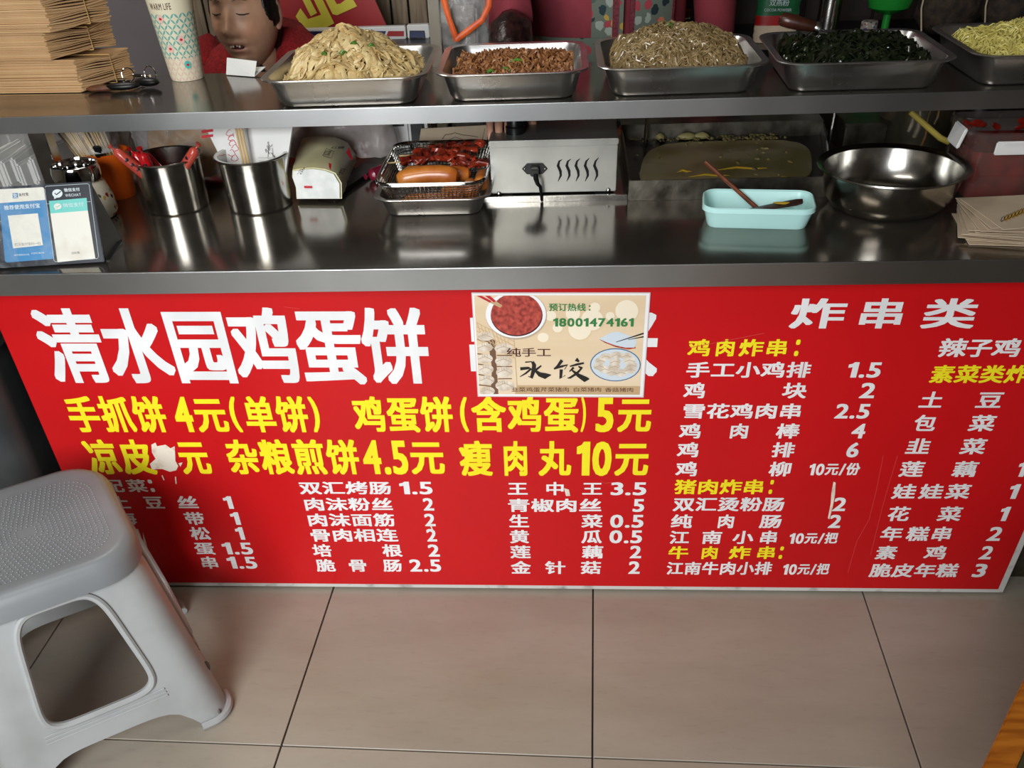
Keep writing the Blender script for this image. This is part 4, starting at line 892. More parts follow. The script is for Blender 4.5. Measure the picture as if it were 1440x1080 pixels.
# tissue / napkin pack, phone below it
t = thing('snack_packet', (-.48, .345, CT), 'cream printed packet lying open end forward with white film showing', 'packet')
fl0, fl1 = onZ(418, 281, CT+.005), onZ(481, 281, CT+.005)
bk0, bk1 = onZ(436, 226, CT+.005), onZ(500, 229, CT+.005)
b = MB(); rings = []
for s in [i/12 for i in range(13)]:
    l = fl0.lerp(bk0, s); r = fl1.lerp(bk1, s); hh = (.060+.012*math.sin(s*PI))*(1 if s < .8 else 1-(s-.8)*2.6); m = (l+r)/2; ring = []
    for (u, z) in ((0, .04), (0, .35), (-.03, .7), (.03, .93), (.25, 1.0), (.5, 1.02), (.75, .97), (.95, .86), (1.03, .5), (1, .04)):
        p = l.lerp(r, u); ring.append(p+Vector((0, 0, z*hh))+Vector(noise.noise_vector(p*30+Vector((0, 0, z*3))))*.0035)
    rings.append(ring)
b.loft(rings); b.build('packet_body', 'tissue_pack', t, world=True, angle=60)
b = MB(); f0 = rings[0]; nf = Vector((0, -1, 0)); inner = [p+nf*.004+(sum(f0, Vector())/len(f0)-p)*.06 for p in f0]; mid = [p+nf*.001 for p in inner]; b.loft([mid, [p+nf*.002 for p in inner]]); b.build('white_film_end', 'sugar', t, world=True)
PTK = Plane((rings[3][4]+rings[3][6])/2+Vector((0, 0, .007)), (1, 0, 0), Vector((0, 1, .04)))
def tprint(name, polys, ink, lw=0):
    b = MB()
    for pts in polys: (put_line(b, PTK, pts, lw, 0) if lw else put_poly(b, PTK, pts, 0))
    b.build(name, ink, t, world=True, smooth=False)
q9 = lambda x, y: (400+x/9, 170+y/9)
tprint('red_flag_print', [[q9(780, 400), q9(815, 335), q9(868, 490), q9(850, 495)]], 'ink_red')
tprint('red_mark_print', [[q9(560, 530), q9(595, 545), q9(590, 625), q9(565, 590)]], 'ink_red')
tprint('frame_print', [[q9(485, 440), q9(530, 350), q9(625, 385), q9(590, 470), q9(485, 440)]], 'ink_brown', .8)
for k, (s_, x0, x1, ym, h_) in enumerate((('红豆', 500, 590, 405, 60), ('红糖', 590, 760, 338, 30), ('小包', 180, 245, 630, 90), ('美味', 690, 765, 640, 90))):
    b = MB(); a = q9(x0, ym); e = q9(x1, ym); put_text(b, PTK, s_, a[0], e[0], a[1], h_/9, bold=.01, off=0); b.build('lettering', 'ink_black', t, world=True, smooth=False)
b = MB(); fr0 = sum(inner, Vector())/len(inner); b.box(fr0+Vector((-.012, -.0035, -.012)), (.016, .001, .004), -.1); b.build('red_strip_print', 'ink_red', t, world=True, smooth=False)
t = thing('phone', tuple(onZ(503, 262, CT)), 'dark phone lying on the worktop just right of the cream packet', 'phone')
a = onZ(492, 274, CT+.006); d = onZ(510, 236, CT+.006); b = MB(); m = (a+d)/2+Vector((-.016, .006, 0)); L = (d-a).length+.03
b2 = [Vector(p) for p in rrect(.045, L, .007, 4, 0)]; R = Matrix.Rotation(-.30, 3, 'Z'); b.loft([[m+R @ p+Vector((0, 0, -.0045)) for p in b2], [m+R @ p+Vector((0, 0, .003)) for p in b2]]); b.build('phone_body', 'black', t, world=True, bevel=.001)
# red onion piece
t = thing('red_sausage_end', tuple(onZ(525, 250, CT)), 'dark red wrapped sausage lying left of the wire basket', 'sausage')
capsule(t, 'film_casing', onZ(565, 232, CT+.013), onZ(519, 247, CT+.013), .013, 'onion')
# brown bag & plastic bags behind the pots
t = thing('kraft_bag', (-.78, .46, CT), 'brown paper bag inside clear plastic behind the sausage pot', 'bag')
def fk(u, v, o=0):
    a = 2*PI*u; return (-.775+.13*math.cos(a)*(1-.25*v), .455+.035*math.sin(a)*(1-.3*v)-.0, CT+.009+.11*v)
crumple('bag_body', 'kraft', t, fk, 36, 12, .010, 2, 14)
crumple('clear_cover', 'film', t, lambda u, v: (-.775+.145*math.cos(2*PI*u)*(1-.12*v), .455+.05*math.sin(2*PI*u), CT+.012+.125*v), 40, 14, .012, 4, 16)
t = thing('white_plastic_bag', (-.93, .47, CT), 'crumpled white plastic bag between tumbler and brown bag', 'plastic bag')
crumple('bag_film', 'whitebag', t, lambda u, v: (-.955+.028*math.cos(2*PI*u)*(1+.2*math.sin(5*v)), .47+.025*math.sin(2*PI*u), CT+.012+.125*v), 28, 16, .012, 6, 26)
t = thing('milky_plastic_bag', (-.49, .54, CT), 'large milky translucent plastic bag slumped behind the cream packet', 'plastic bag')
crumple('bag_film', 'milky', t, lambda u, v: (-.50+.125*math.cos(2*PI*u)*math.sqrt(max(0, 1-(v*.96)**2)), .575+.055*math.sin(2*PI*u)*math.sqrt(max(0, 1-(v*.96)**2)), CT+.014+.115*v), 44, 18, .014, 9, 13)
t = thing('clear_bin', (-1.175, .46, CT), 'clear plastic storage bin at the far left end of the worktop', 'bin')
b = MB(); b.loft([rrect(.17, .20, .02, 4, 0), rrect(.2, .23, .02, 4, .135), rrect(.215, .245, .02, 4, .137), rrect(.215, .245, .02, 4, .142), rrect(.195, .225, .02, 4, .14), rrect(.165, .195, .02, 4, .003)]); b.build('bin_body', 'glass', t)
b = MB()
for i in range(9): b.box((-.07+.017*i, .0, .03+.006*(i % 3)), (.012, .15, .05), .1*math.sin(i*3))
b.build('bin_contents', 'paper', t, bevel=.004, kind='stuff')
# kraft printed sheet and white device behind basket
t = thing('printed_kraft_bag', tuple(onZ(640, 195, CT)), 'flat brown paper bag with black drawing propped up behind the wire basket', 'paper bag')
ka, kb, kc, kd = onY(586, 224, .455), onY(684, 220, .455), onY(686, 176, .50), onY(592, 181, .50)
b = MB(); b.loft([[ka, kb, kc, kd], [p+Vector((0, .003, 0)) for p in (ka, kb, kc, kd)]]); b.build('bag_body', 'kraft_light', t, world=True, smooth=False)
KP = Plane(ka, kb-ka, kd-ka); b = MB()
put_line(b, KP, [(622, 196), (626, 190), (634, 189), (640, 187), (650, 190), (660, 191), (672, 193)], .8, .001); put_line(b, KP, [(630, 198), (640, 193), (652, 197), (668, 196)], .6, .001); put_line(b, KP, [(682, 181), (678, 198)], .5, .001)
b.build('drawing_print', 'ink_black', t, world=True, smooth=False)
wd = onY(556, 186, .665)
t = thing('white_appliance', (wd.x, .665, CT), 'white appliance housing standing behind the plastic bag, below the shelf', 'appliance')
MB().box((wd.x-.01, .665, CT+.07), (.10, .06, .14)).build('housing', 'white_pl', t, world=True, bevel=.006)
MB().box((wd.x+.056, .665, CT+.07), (.030, .055, .138)).build('dark_side', 'black', t, world=True, bevel=.003)
MB().box((wd.x+.076, .665, CT+.07), (.007, .06, .14)).build('white_flange', 'white_pl', t, world=True, bevel=.001)
lp = onY(557, 175, .634); MB().box(lp, (.036, .002, .008)).build('label_plate', 'ink_black', t, world=True, bevel=.0005)

# ================================================================== WIRE BASKET
bc = Vector((-.252, .305)); 
t = thing('basket_tray', (bc.x, .305, CT), 'small steel tray under the wire basket of fried snacks', 'tray'); make_tray(t, .222, .275, .036, .030, .010)
t = thing('wire_basket', (bc.x, bc.y, CT+.014), 'rectangular wire mesh basket full of sausages and red skewers', 'basket')
bw, bd = .205, .272; zb, zt = 0.0, .050
def bring(f, z): return rrect(bw*f, bd*f, .03*f+.005, 6, z)
b = MB(); rg = [Vector(p) for p in bring(1, zt)]; b.tube(rg+[rg[0], rg[1]], .0034, 10, cap=False); b.build('rim', 'chrome', t)
b = MB(); b2 = bring(1, 1)
def fz(s): return .80+.19*s
for i in range(5):
    s = i/5.0; ring = [Vector((p[0]*fz(s), p[1]*fz(s), zb+.002+s*(zt-zb))) for p in bring(1, 0)]; b.tube(ring+[ring[0]], .0009, 4, cap=False)
def perim(n):
    pts = [Vector(p) for p in bring(1, 0)]; L = [0]
    for i in range(len(pts)): L.append(L[-1]+(pts[(i+1) % len(pts)]-pts[i]).length)
    for k in range(n):
        s = L[-1]*k/n
        for i in range(len(pts)):
            if L[i] <= s < L[i+1]: yield pts[i].lerp(pts[(i+1) % len(pts)], (s-L[i])/(L[i+1]-L[i])); break
for p in perim(112): b.tube([Vector((p.x*.8, p.y*.8, .002)), Vector((p.x*.99, p.y*.99, zt))], .0009, 4)
for i in range(10): s = i/10.0; rr_ = [Vector((p[0]*fz(s), p[1]*fz(s), zb+.002+s*(zt-zb))) for p in bring(1, 0)]; b.tube(rr_+[rr_[0]], .0008, 4, cap=False)
for i in range(-11, 12): b.tube([(i*.0072, -bd*.4, .002), (i*.0072, bd*.4, .002)], .0008, 4); b.tube([(-bw*.4, i*.0083, .0025), (bw*.4, i*.0083, .0025)], .0008, 4)
b.build('wire_mesh', 'steel', t, kind='stuff')
bz = CT-.004
def sausage(a, b_, r, bend, lab):
    a = Vector(a)+Vector((0, .010, 0)); b_ = Vector(b_)+Vector((0, .010, 0)); t = thing('fried_sausage', tuple(a.lerp(b_, .5)), lab, 'sausage', 0, 'fried sausages in the wire basket'); b = MB(); pts = []; rad = []
    for s in (0, .03, .08, .16, .3, .5, .7, .84, .92, .97, 1):
        k = min(1, math.sqrt(max(0, 1-((abs(s-.5)*2)**9))))*.98+.05; pts.append(a.lerp(b_, s)+Vector((0, bend*.6, bend))*4*s*(1-s)); rad.append(r*k)
    b.tube(pts, rad, 16); b.build('sausage_skin', 'sausage', t, world=True)
sausage((-.325, 0.234, bz+.052), (-.205, 0.240, bz+.056), .0165, .007, 'fried sausage on top at the front left of the wire basket')
sausage((-.32, 0.281, bz+.052), (-.185, 0.277, bz+.050), .0145, .0, 'fried sausage just behind the front one in the wire basket')
sausage((-.31, 0.202, bz+.022), (-.21, 0.207, bz+.024), .015, .0, 'fried sausage lying low against the front wires of the basket')
sausage((-.235, 0.245, bz+.026), (-.195, 0.213, bz+.032), .016, .0, 'short fried sausage end at the middle front of the basket')
sausage((-.185, 0.250, bz+.040), (-.178, 0.207, bz+.034), .014, .0, 'fried sausage standing end forward, second from the right in the basket')
sausage((-.162, 0.299, bz+.042), (-.163, 0.229, bz+.044), .014, .0, 'fried sausage at the right wall of the basket, end forward')
sausage((-.30, 0.315, bz+.024), (-.19, 0.326, bz+.024), .016, .0, 'fried sausage hidden low under the red meat skewers')
def skewer_meat(a, b_, lab, seed, n=7):
    a = Vector(a); b_ = Vector(b_); rn = random.Random(seed); t = thing('meat_skewer', tuple(a), lab, 'skewer', 0, 'red marinated meat skewers in the wire basket'); b = MB(); d = b_-a
    b.tube([a-d*.28, b_+d*.03], .0014, 6); b.build('stick', 'bamboo', t, world=True)
    for k in range(4):
        b = MB(); pts = []; p0 = a+d*(k/4+.02); p1 = a+d*((k+1)/4+.03)
        for q in range(13):
            f = q/12; pts.append(p0.lerp(p1, f)+Vector((rn.uniform(-.002, .002), math.sin(q*1.5+k)*.011, abs(math.cos(q*1.5+k*2))*.009-.002)))
        b.tube(pts, [.006]+[.0105*rn.uniform(.8, 1.2) for _ in range(11)]+[.006], 10, flat=.42, up=(.1, .2, 1))
        b.v = [tuple(Vector(v)+Vector(noise.noise_vector(Vector(v)*110+Vector((k, seed, 0))))*.0035) for v in b.v]; b.build('meat_piece', 'redmeat', t, world=True, angle=80)
skewer_meat((-.325, 0.317, bz+.066), (-.200, 0.324, bz+.070), 'red meat skewer at the front left, stick ends poking past the basket rim', 1)
skewer_meat((-.30, 0.348, bz+.070), (-.185, 0.358, bz+.072), 'red meat skewer behind the front left one', 2)
skewer_meat((-.275, 0.375, bz+.068), (-.175, 0.378, bz+.074), 'red meat skewer at the back of the basket', 3)
skewer_meat((-.215, 0.302, bz+.066), (-.160, 0.285, bz+.068), 'folded shiny red meat skewer at the right of the basket', 4, 4)

# ================================================================== HEATER BOX
hx0, hx1 = onY(690, 240, .275).x, onY(867, 240, .275).x; hz = onY(780, 196, .275).z; HY = .275
t = thing('heater_box', ((hx0+hx1)/2, .40, CT), 'grey metal heater box with S shaped vents and a black power plug', 'heater')
b = MB(); b.box(((hx0+hx1)/2, HY+.1335, (CT+.012+hz-.011)/2), (hx1-hx0, .267, hz-.011-CT-.012)); b.build('housing', 'heater', t, world=True, bevel=.0015)
b = MB(); b.box(((hx0+hx1)/2, HY+.1335, hz-.0055), (hx1-hx0+.003, .273, .011)); b.build('lid', 'heater', t, world=True, bevel=.0015)
for x in (hx0+.025, hx1-.025): MB().box((x, HY+.03, CT+.006), (.03, .02, .012)).build('foot', 'black', t, world=True, bevel=.002)
HPn = Plane((0, HY, 0), (1, 0, 0), (0, 0, 1))
q36 = lambda x, y: (660+x/3.6, 160+y/3.6)
for cx in (457, 501, 547, 594, 641):
    b = MB(); dx = cx-457
    put_line(b, HPn, [q36(cx+14, 230-dx*.05), q36(cx-2, 240), q36(cx-8, 262), q36(cx+4, 290), q36(cx+6, 312), q36(cx-8, 342)], [.6, 2.6, 4.0, 4.0, 3.2, .6], .0007); b.build('vent_slot', 'blackvoid', t, world=True, smooth=False)
pl0 = HPn.px(*q36(331, 277)); b = MB(); pts = [HPn.w(*HPn.px(*q36(x, y)), 0) for x, y in ((266, 277), (292, 250), (370, 248), (397, 277), (372, 303), (292, 305))]; b.loft([pts, [p+Vector((0, -.003, 0)) for p in pts]]); b.build('socket_flange', 'black', t, world=True, bevel=.0006)
for xx in (280, 383):
    p = HPn.w(*HPn.px(*q36(xx, 277)), .003); b = MB(); b.ell(p, (.0018, .0012, .0018), 10, 6); b.build('screw', 'steel', t, world=True)
for xx, yy in ((150, 405), (704, 387)):
    p = HPn.w(*HPn.px(*q36(xx, yy)), .001); b = MB(); b.ell(p, (.0045, .0022, .0045), 14, 8); b.build('screw', 'steel', t, world=True)
p = HPn.w(*pl0, .004); b = MB(); b.box(p+Vector((0, -.010, -.001)), (.016, .022, .014)); b.build('plug', 'black', t, world=True, bevel=.002)
e = onZ(762, 281, CT+.004); p2 = p+Vector((.002, -.022, -.004)); b = MB(); b.tube([p2+Vector((0, .006, 0)), p2+Vector((.001, -.001, -.006)), p2+Vector((.004, 0, -.016)), p2.lerp(e, .45)+Vector((.004, -.004, 0)), p2.lerp(e, .75)+Vector((.002, -.003, 0)), e, e+Vector((-.004, .02, 0))], [.0055, .005, .004, .0032, .003, .003, .003], 10); b.build('power_cord', 'black', t, world=True)
ra, rb = onZ(672, 281, CT), onZ(882, 279, CT)
b = MB(); b.box(((ra.x+rb.x)/2, HY-.012, CT+.005), (rb.x-ra.x, .006, .010)); tag(b.build('steel_rail', 'steel', bevel=.0008), 'thin steel angle rail running along the foot of the heater box', 'rail')
# knob with hand (hand belongs to the worker, below)
kp = onZ(724, 186, hz+.004); t2 = thing('stove_knob', (kp.x, .48, hz), 'black ribbed knob on top of the heater box, gripped by a hand', 'knob')
b = MB(); b.lathe([(.004, 0), (.018, .0), (.0185, .012), (.016, .014), (.016, .026), (.014, .030), (.0005, .031)], 28, cap0=True); b.build('knob_body', 'black', t2)

# ================================================================== GRIDDLE
gx0, gx1 = onY(884, 268, .255).x, onY(1165, 265, .255).x; gz = onY(1000, 252, .255).z
t = thing('griddle', ((gx0+gx1)/2, .45, CT), 'long griddle trough with dried pale batter behind the mint tray', 'griddle')
MB().box(((gx0+gx1)/2, .257, (CT+gz)/2), (gx1-gx0, .004, gz-CT)).build('front_wall', 'steel_old', t, world=True, bevel=.0008)
MB().box(((gx0+gx1)/2+.03, .612, (CT+gz+.008)/2), (gx1-gx0+.06, .004, gz+.008-CT)).build('back_wall', 'steel_old', t, world=True, bevel=.0008)
MB().box(((gx0+gx1)/2+.03, .645, gz+.006), (gx1-gx0+.06, .066, .004)).build('back_ledge', 'steel_old', t, world=True, bevel=.0008)
MB().box((gx0+.002, .435, (CT+gz)/2), (.004, .35, gz-CT)).build('side_wall', 'steel_old', t, world=True, bevel=.0008)
b = MB(); b.loft([[(gx1, .257, CT), (gx1+.06, .612, CT), (gx1+.064, .612, CT), (gx1+.004, .257, CT)], [(gx1, .257, gz), (gx1+.06, .612, gz), (gx1+.064, .612, gz), (gx1+.004, .257, gz)]]); b.build('side_wall', 'steel_old', t, world=True)
b = MB(); q = [(gx0+.005, .26, 0), (gx1-.001, .26, 0), (gx1+.058, .609, 0), (gx0+.005, .609, 0)]; b.loft([[(x, y, CT+.001) for x, y, z in q], [(x, y, CT+.014) for x, y, z in q]]); b.build('hot_plate', 'dark_metal', t, world=True)
b = MB(); rn = random.Random(2); o = []
for i in range(60):
    a = 2*PI*i/60; ex = abs(math.cos(a))**.45*math.copysign(1, math.cos(a)); ey = abs(math.sin(a))**.6*math.copysign(1, math.sin(a)); o.append(((gx0+gx1)/2+.018+.025*ey+ex*(gx1-gx0)*.455*(1+.012*noise.noise(Vector((i*.7, 0, 1)))), .420+ey*.150*(1+.03*noise.noise(Vector((i*.5, 3, 1)))), CT+.0145))
b.loft([o, [(x, y, z+.004) for x, y, z in o]]); b.build('batter_crust', 'crepe', t, world=True, smooth=False)
b = MB()
for i in range(160):
    s = rn.random(); x = gx0+.02+(gx1-gx0-.04)*(s if rn.random() < .4 else .55+.4*rn.random()); y = .588+rn.gauss(0, .010) if rn.random() < .75 else rn.uniform(.29, .58); r = rn.uniform(.0012, .004); b.ell((x, min(y, .605), CT+.018+r*.4), (r*rn.uniform(1, 3), r, r*.8), 7, 5, Matrix.Rotation(rn.uniform(0, 3), 3, 'Z'))
b.build('crumbs', mat('charred_crumbs', c(120, 108, 60), .6, 0, c(40, 34, 22), 90), t, world=True, kind='stuff')
for x, w_ in ((.262, .020), (.295, .018), (.205, .010)):
    b = MB(); b.ell((x, .596, CT+.022), (w_, .010, .007), 18, 8); b.v = [tuple(Vector(v)+Vector(noise.noise_vector(Vector(v)*60))*.002) for v in b.v]; b.build('batter_lump', mat('batter_lump', c(140, 132, 84), .5), t, world=True)
for x0_, y0_, l_ in ((.24, .33, .08), (.30, .37, .10), (.40, .30, .05), (.22, .36, .03)):
    b = MB(); b.tube([(x0_, y0_, CT+.0185), (x0_+l_*.4, y0_+.012, CT+.0195), (x0_+l_*.7, y0_+.002, CT+.0195), (x0_+l_, y0_+.006, CT+.0185)], [.001, .006, .005, .001], 8, flat=.3); b.build('egg_smear', 'egg', t, world=True)

# ================================================================== MINT TRAY WITH BRUSH
m0, m1, m2, m3 = onZ(985, 293, CT+.036), onZ(1152, 298, CT+.036), onZ(1140, 268, CT+.036), onZ(992, 266, CT+.036)
mc = (m0+m1+m2+m3)/4; mw = ((m1-m0).length+(m2-m3).length)/2; md = ((m3-m0).length+(m2-m1).length)/2; mang = math.atan2(m1.y-m0.y, m1.x-m0.x)*.8
t = thing('mint_tray', (mc.x, mc.y, CT), 'shallow mint green plastic tray holding a brush and scraper', 'tray', mang)
b = MB(); rr = lambda f, z, q: rrect(mw-f, md-f, q, 6, z)
b.loft([rr(.024, 0, .018), rr(.020, .003, .020), rr(.006, .028, .024), rr(-.001, .029, .026), rr(0, .036, .026), rr(.004, .0375, .024), rr(.010, .035, .022), rr(.012, .030, .020), rr(.026, .005, .016), rr(.06, .004, .01)]); b.build('tray_body', 'mint', t)
t = thing('wooden_brush', tuple(onZ(1045, 298, CT+.01)), 'long thin reddish wooden stick leaning out of the mint tray', 'brush')
b = MB(); b.tube([onZ(1066, 294, CT+.012), onY(1030, 262, .185), onY(992, 228, .22)], [.0042, .0036, .0038], 10); b.build('stick', 'wood_handle', t, world=True)
t = thing('wooden_scraper', tuple(onZ(1090, 296, CT+.01)), 'flat wet wooden scraper lying in the mint tray', 'scraper')
A, B_ = onZ(1040, 298, CT+.012), onZ(1129, 283, CT+.034); d = (B_-A); sd = d.cross(Vector((0, 0, 1))).normalized(); b = MB(); rg = []
for s, w_ in ((0, .003), (.3, .007), (.6, .011), (.9, .0125), (1, .008)):
    p = A.lerp(B_, s); rg.append([p-sd*w_+Vector((0, 0, -.002)), p+sd*w_+Vector((0, 0, -.002)), p+sd*w_+Vector((0, 0, .002)), p-sd*w_+Vector((0, 0, .002))])
b.loft(rg); b.build('blade', 'wood_dark', t, world=True, bevel=.0008)
b = MB(); b.ell(A.lerp(B_, .72)+Vector((0, 0, .002)), (.022, .006, .0018), 16, 6, Matrix.Rotation(math.atan2(d.y, d.x), 3, 'Z')); b.build('egg_smear', 'egg', t, world=True)

# ================================================================== STEEL BASIN
t = thing('steel_basin', (.588, .205, CT), 'large round steel basin at the right of the worktop', 'basin')
b = MB(); b.lathe([(.078, .0008), (.088, 0), (.097, .004), (.112, .022), (.119, .050), (.121, .064), (.130, .0675), (.1325, .069), (.132, .0712), (.126, .070), (.119, .066), (.117, .050), (.110, .023), (.095, .006), (.086, .003), (.0005, .0025)], 72, cap0=True); b.build('basin_body', 'steel', t)
b = MB(); b.ell((.045, -.01, .006), (.018, .010, .003), 16, 8); tag(b.build('food_scrap', 'sausage', None), 'small orange food scrap lying inside the steel basin', 'food'); bpy.context.view_layer.update()
COL.objects['food_scrap'].location = (.588, .205, CT+.001)

# ================================================================== RIGHT END
t = thing('steel_box', (.625, .60, CT), 'low grimy steel box between the griddle and the stained stock pot', 'box')
MB().box((0, 0, .026), (.085, .14, .052)).build('box_body', 'steel_old', t, bevel=.002); MB().box((0, 0, .0545), (.09, .146, .005)).build('lid', 'steel_old', t, bevel=.001)
t = thing('stock_pot', (.742, .575, CT), 'stained steel stock pot with white drips under the shelf', 'pot')
b = MB(); b.lathe([(.072, 0), (.076, .002), (.078, .006), (.078, .138), (.082, .140), (.082, .143), (.076, .143), (.075, .006), (.0005, .005)], 56, cap0=True); b.build('pot_body', 'steel_stained', t)
for a, z0, z1, w_ in ((-118, .138, .045, .004), (-108, .138, .035, .005), (-95, .12, .02, .003), (-84, .138, .06, .003)):
    a = math.radians(a); b = MB(); pts = [(.0785*math.cos(a+.03*math.sin(k*1.7)), .0785*math.sin(a+.03*math.sin(k*1.7)), z0+(z1-z0)*k/6) for k in range(7)]; b.tube(pts, [w_*q for q in (.8, .9, .7, .6, .7, 1.1, .9)], 8); b.build('drip', 'drip_pale' if a < -1.8 else 'drip_brown', t)
t = thing('steel_cup', (.788, .397, CT), 'narrow steel cup holding yellow bamboo tongs, beside the sauce box', 'cup')
b = MB(); b.lathe([(.036, 0), (.039, .002), (.041, .10), (.0435, .102), (.0425, .104), (.039, .102), (.037, .005), (.0005, .004)], 40, cap0=True); b.build('cup_body', 'steel', t)
t = thing('bamboo_tongs', (.79, .397, CT+.02), 'yellow bamboo stick leaning left out of the narrow steel cup', 'tongs')
b = MB(); b.tube([(.800, .41, CT+.03), onY(1322, 194, .395), onY(1280, 157, .405)], [.005, .0055, .005], 10); b.build('stick', mat('yellow_bamboo', c(176, 158, 72), .4), t, world=True)
# sauce container
t = thing('sauce_container', (.822, .275, CT), 'clear lidded box half full of dark red chilli sauce with white clips', 'container')
sw, sd_, sh = .205, .150, .118
b = MB(); b.loft([rrect(sw-.03, sd_-.03, .016, 5, 0), rrect(sw-.006, sd_-.006, .02, 5, sh-.012), rrect(sw+.008, sd_+.008, .024, 5, sh-.010), rrect(sw+.008, sd_+.008, .024, 5, sh), rrect(sw-.006, sd_-.006, .02, 5, sh+.001), rrect(sw-.012, sd_-.012, .018, 5, sh-.012), rrect(sw-.034, sd_-.034, .014, 5, .003)]); b.build('box_body', mat('box_clear', c(120, 110, 105), .08, alpha=.16, spec=.6), t)
b = MB(); r0 = []
for z, f in ((.004, .036), (.045, .025), (.084, .019)): r0.append([(x, y, zz+(.006*noise.noise(Vector((x*40, y*40, 0))) if z > .06 else 0)) for x, y, zz in rrect(sw-f, sd_-f, .014, 6, z)])
b.loft(r0); b.build('chilli_sauce', 'sauce', t)
b = MB(); rn = random.Random(3)
for i in range(16):
    x = rn.uniform(-.08, .08); b.ell((x, sd_/2-.0125, .092+.012*rn.random()), (rn.uniform(.004, .012), .001, rn.uniform(.002, .006)), 10, 6, Matrix.Rotation(rn.uniform(-.6, .6), 3, 'Y'))
b.build('sauce_smear', 'sauce', t, kind='stuff')
b = MB(); b.box((-.010, -sd_/2-.009, sh-.020), (.120, .006, .022)); b.box((-.010, -sd_/2-.013, sh-.011), (.098, .006, .006)); b.build('front_clip', 'white_pl', t, bevel=.002)
MB().box((-sw/2-.010, -.010, sh-.016), (.006, .055, .034), 0, 0, .25).build('side_clip', 'white_pl', t, bevel=.002)
# fanned paper bags
rn = random.Random(6); cx, cy = .80, .062; bag_me = None
for i in range(16):
    top_ = i == 15
    if bag_me is None:
        b = MB(); vs = []; nx, ny = 8, 5
        b.box((0, 0, 0), (.235, .150, .0011)); o = b.build('paper_bag', ['kraft_light'], bevel=.0003, seg=1); bag_me = o.data
    else: o = bpy.data.objects.new('paper_bag', bag_me); COL.objects.link(o)
    k = i/15
    o.location = (cx+.018*math.sin(i*2.1)*.4+.018*k, cy+.012*k-.004*math.sin(i*1.3), CT+.0012+i*.0021); o.rotation_euler.z = -.30+.42*k*k+rn.uniform(-.035, .035)
    if i == 0: o.rotation_euler.z = -.12
    tag(o, 'topmost brown paper bag of the fanned stack, with a gold and black printed mark' if top_ else 'brown paper bag in the fanned stack under the printed top bag', 'paper bag', None if top_ else 'brown paper bags in the fanned stack')
    last = o
bpy.context.view_layer.update()
mw_ = last.matrix_world.inverted(); TPp = Plane(last.location+Vector((0, 0, .0012)), (1, 0, 0), (0, 1, 0))
b = MB(); rn = random.Random(12)
for k in range(7): x = 1412+k*5; put_poly(b, TPp, [(x, 309-k*2), (x+4, 302-k*2.2), (x+7, 304-k*2.2), (x+4, 311-k*2)], 0)
b.v = [tuple(mw_ @ Vector(v)) for v in b.v]; b.build('gold_mark_print', 'ink_gold', last, smooth=False)
b = MB()
for k in range(8): x = 1407+k*5; put_line(b, TPp, [(x, 311-k*2), (x+2, 306-k*2), (x+5, 304-k*2.2), (x+5, 309-k*2), (x+1, 312-k*2)], .8, .0003)
b.v = [tuple(mw_ @ Vector(v)) for v in b.v]; b.build('black_mark_print', 'ink_black', last, smooth=False)
# ================================================================== PLASTIC STOOL
SU = Vector((math.cos(math.radians(34.5)), math.sin(math.radians(34.5)), 0)); SW = Vector((SU.y, -SU.x, 0))
sc0 = SU*(-.975)+SW*(-.252)
t = thing('plastic_stool', (sc0.x, sc0.y, 0), 'grey plastic stool with a dotted darker seat, in front of the menu board', 'stool', math.radians(34.5))
SH = .395; rC = .045
def shell(face, tt, z):
    hs = .158+.052*(1-z/SH)
    if z > .33: hs -= .012*((z-.33)/.065)**2
    r = rC; ts = .80; a = abs(tt)
    if a < ts: x = a/ts*(hs-r); y = hs
    else:
        q = (a-ts)/(1-ts)*PI/4; x = hs-r+r*math.sin(q); y = hs-r+r*math.cos(q)
    if tt < 0: x = -x
    return Matrix.Rotation(face*PI/2, 3, 'Z') @ Vector((x, -y, z))
def super_loop(n, cx, cz, hx, hz, p, taper=0):
    out = []
    for i in range(n):
        a = 2*PI*i/n-PI/2-PI/4; ca, sa = math.cos(a), math.sin(a)
        x = math.copysign(abs(ca)**(2/p), ca)*hx; z = math.copysign(abs(sa)**(2/p), sa)*hz
        out.append((cx+x*(1-taper*z/hz), cz+z))
    return out
NL = 96
inner = super_loop(NL, 0, .250, .50, .112, 5.5, .09)
def outer_loop():
    out = []
    for i in range(NL):
        q = i/NL*4; side = int(q); f = q-side
        if side == 0:
            tt = -1+2*f; a = abs(tt); z = 0 if a > .70 else .072*(1-(a/.70)**5)**.5
            out.append((tt, z))
        elif side == 1: out.append((1, SH*f))
        elif side == 2: out.append((1-2*f, SH))
        else: out.append((-1, SH*(1-f)))
    return out
outer = outer_loop(); b = MB()
for face in range(4):
    vs = []; K = 6
    for k in range(K+1):
        for i in range(NL):
            a = inner[i]; o = outer[i]; s = k/K
            vs.append(shell(face, a[0]+(o[0]-a[0])*s, a[1]+(o[1]-a[1])*s))
    b.add(vs, [(k*NL+i, k*NL+(i+1) % NL, (k+1)*NL+(i+1) % NL, (k+1)*NL+i) for k in range(K) for i in range(NL)])
o = b.build('body', 'stool', t, angle=40)
bm = bmesh.new(); bm.from_mesh(o.data); bmesh.ops.remove_doubles(bm, verts=bm.verts, dist=.0006); bmesh.ops.recalc_face_normals(bm, faces=bm.faces)
bmesh.ops.solidify(bm, geom=bm.faces, thickness=.005); bm.to_mesh(o.data); bm.free(); o.data.polygons.foreach_set('use_smooth', [True]*len(o.data.polygons)); o.data.set_sharp_from_angle(angle=math.radians(45))
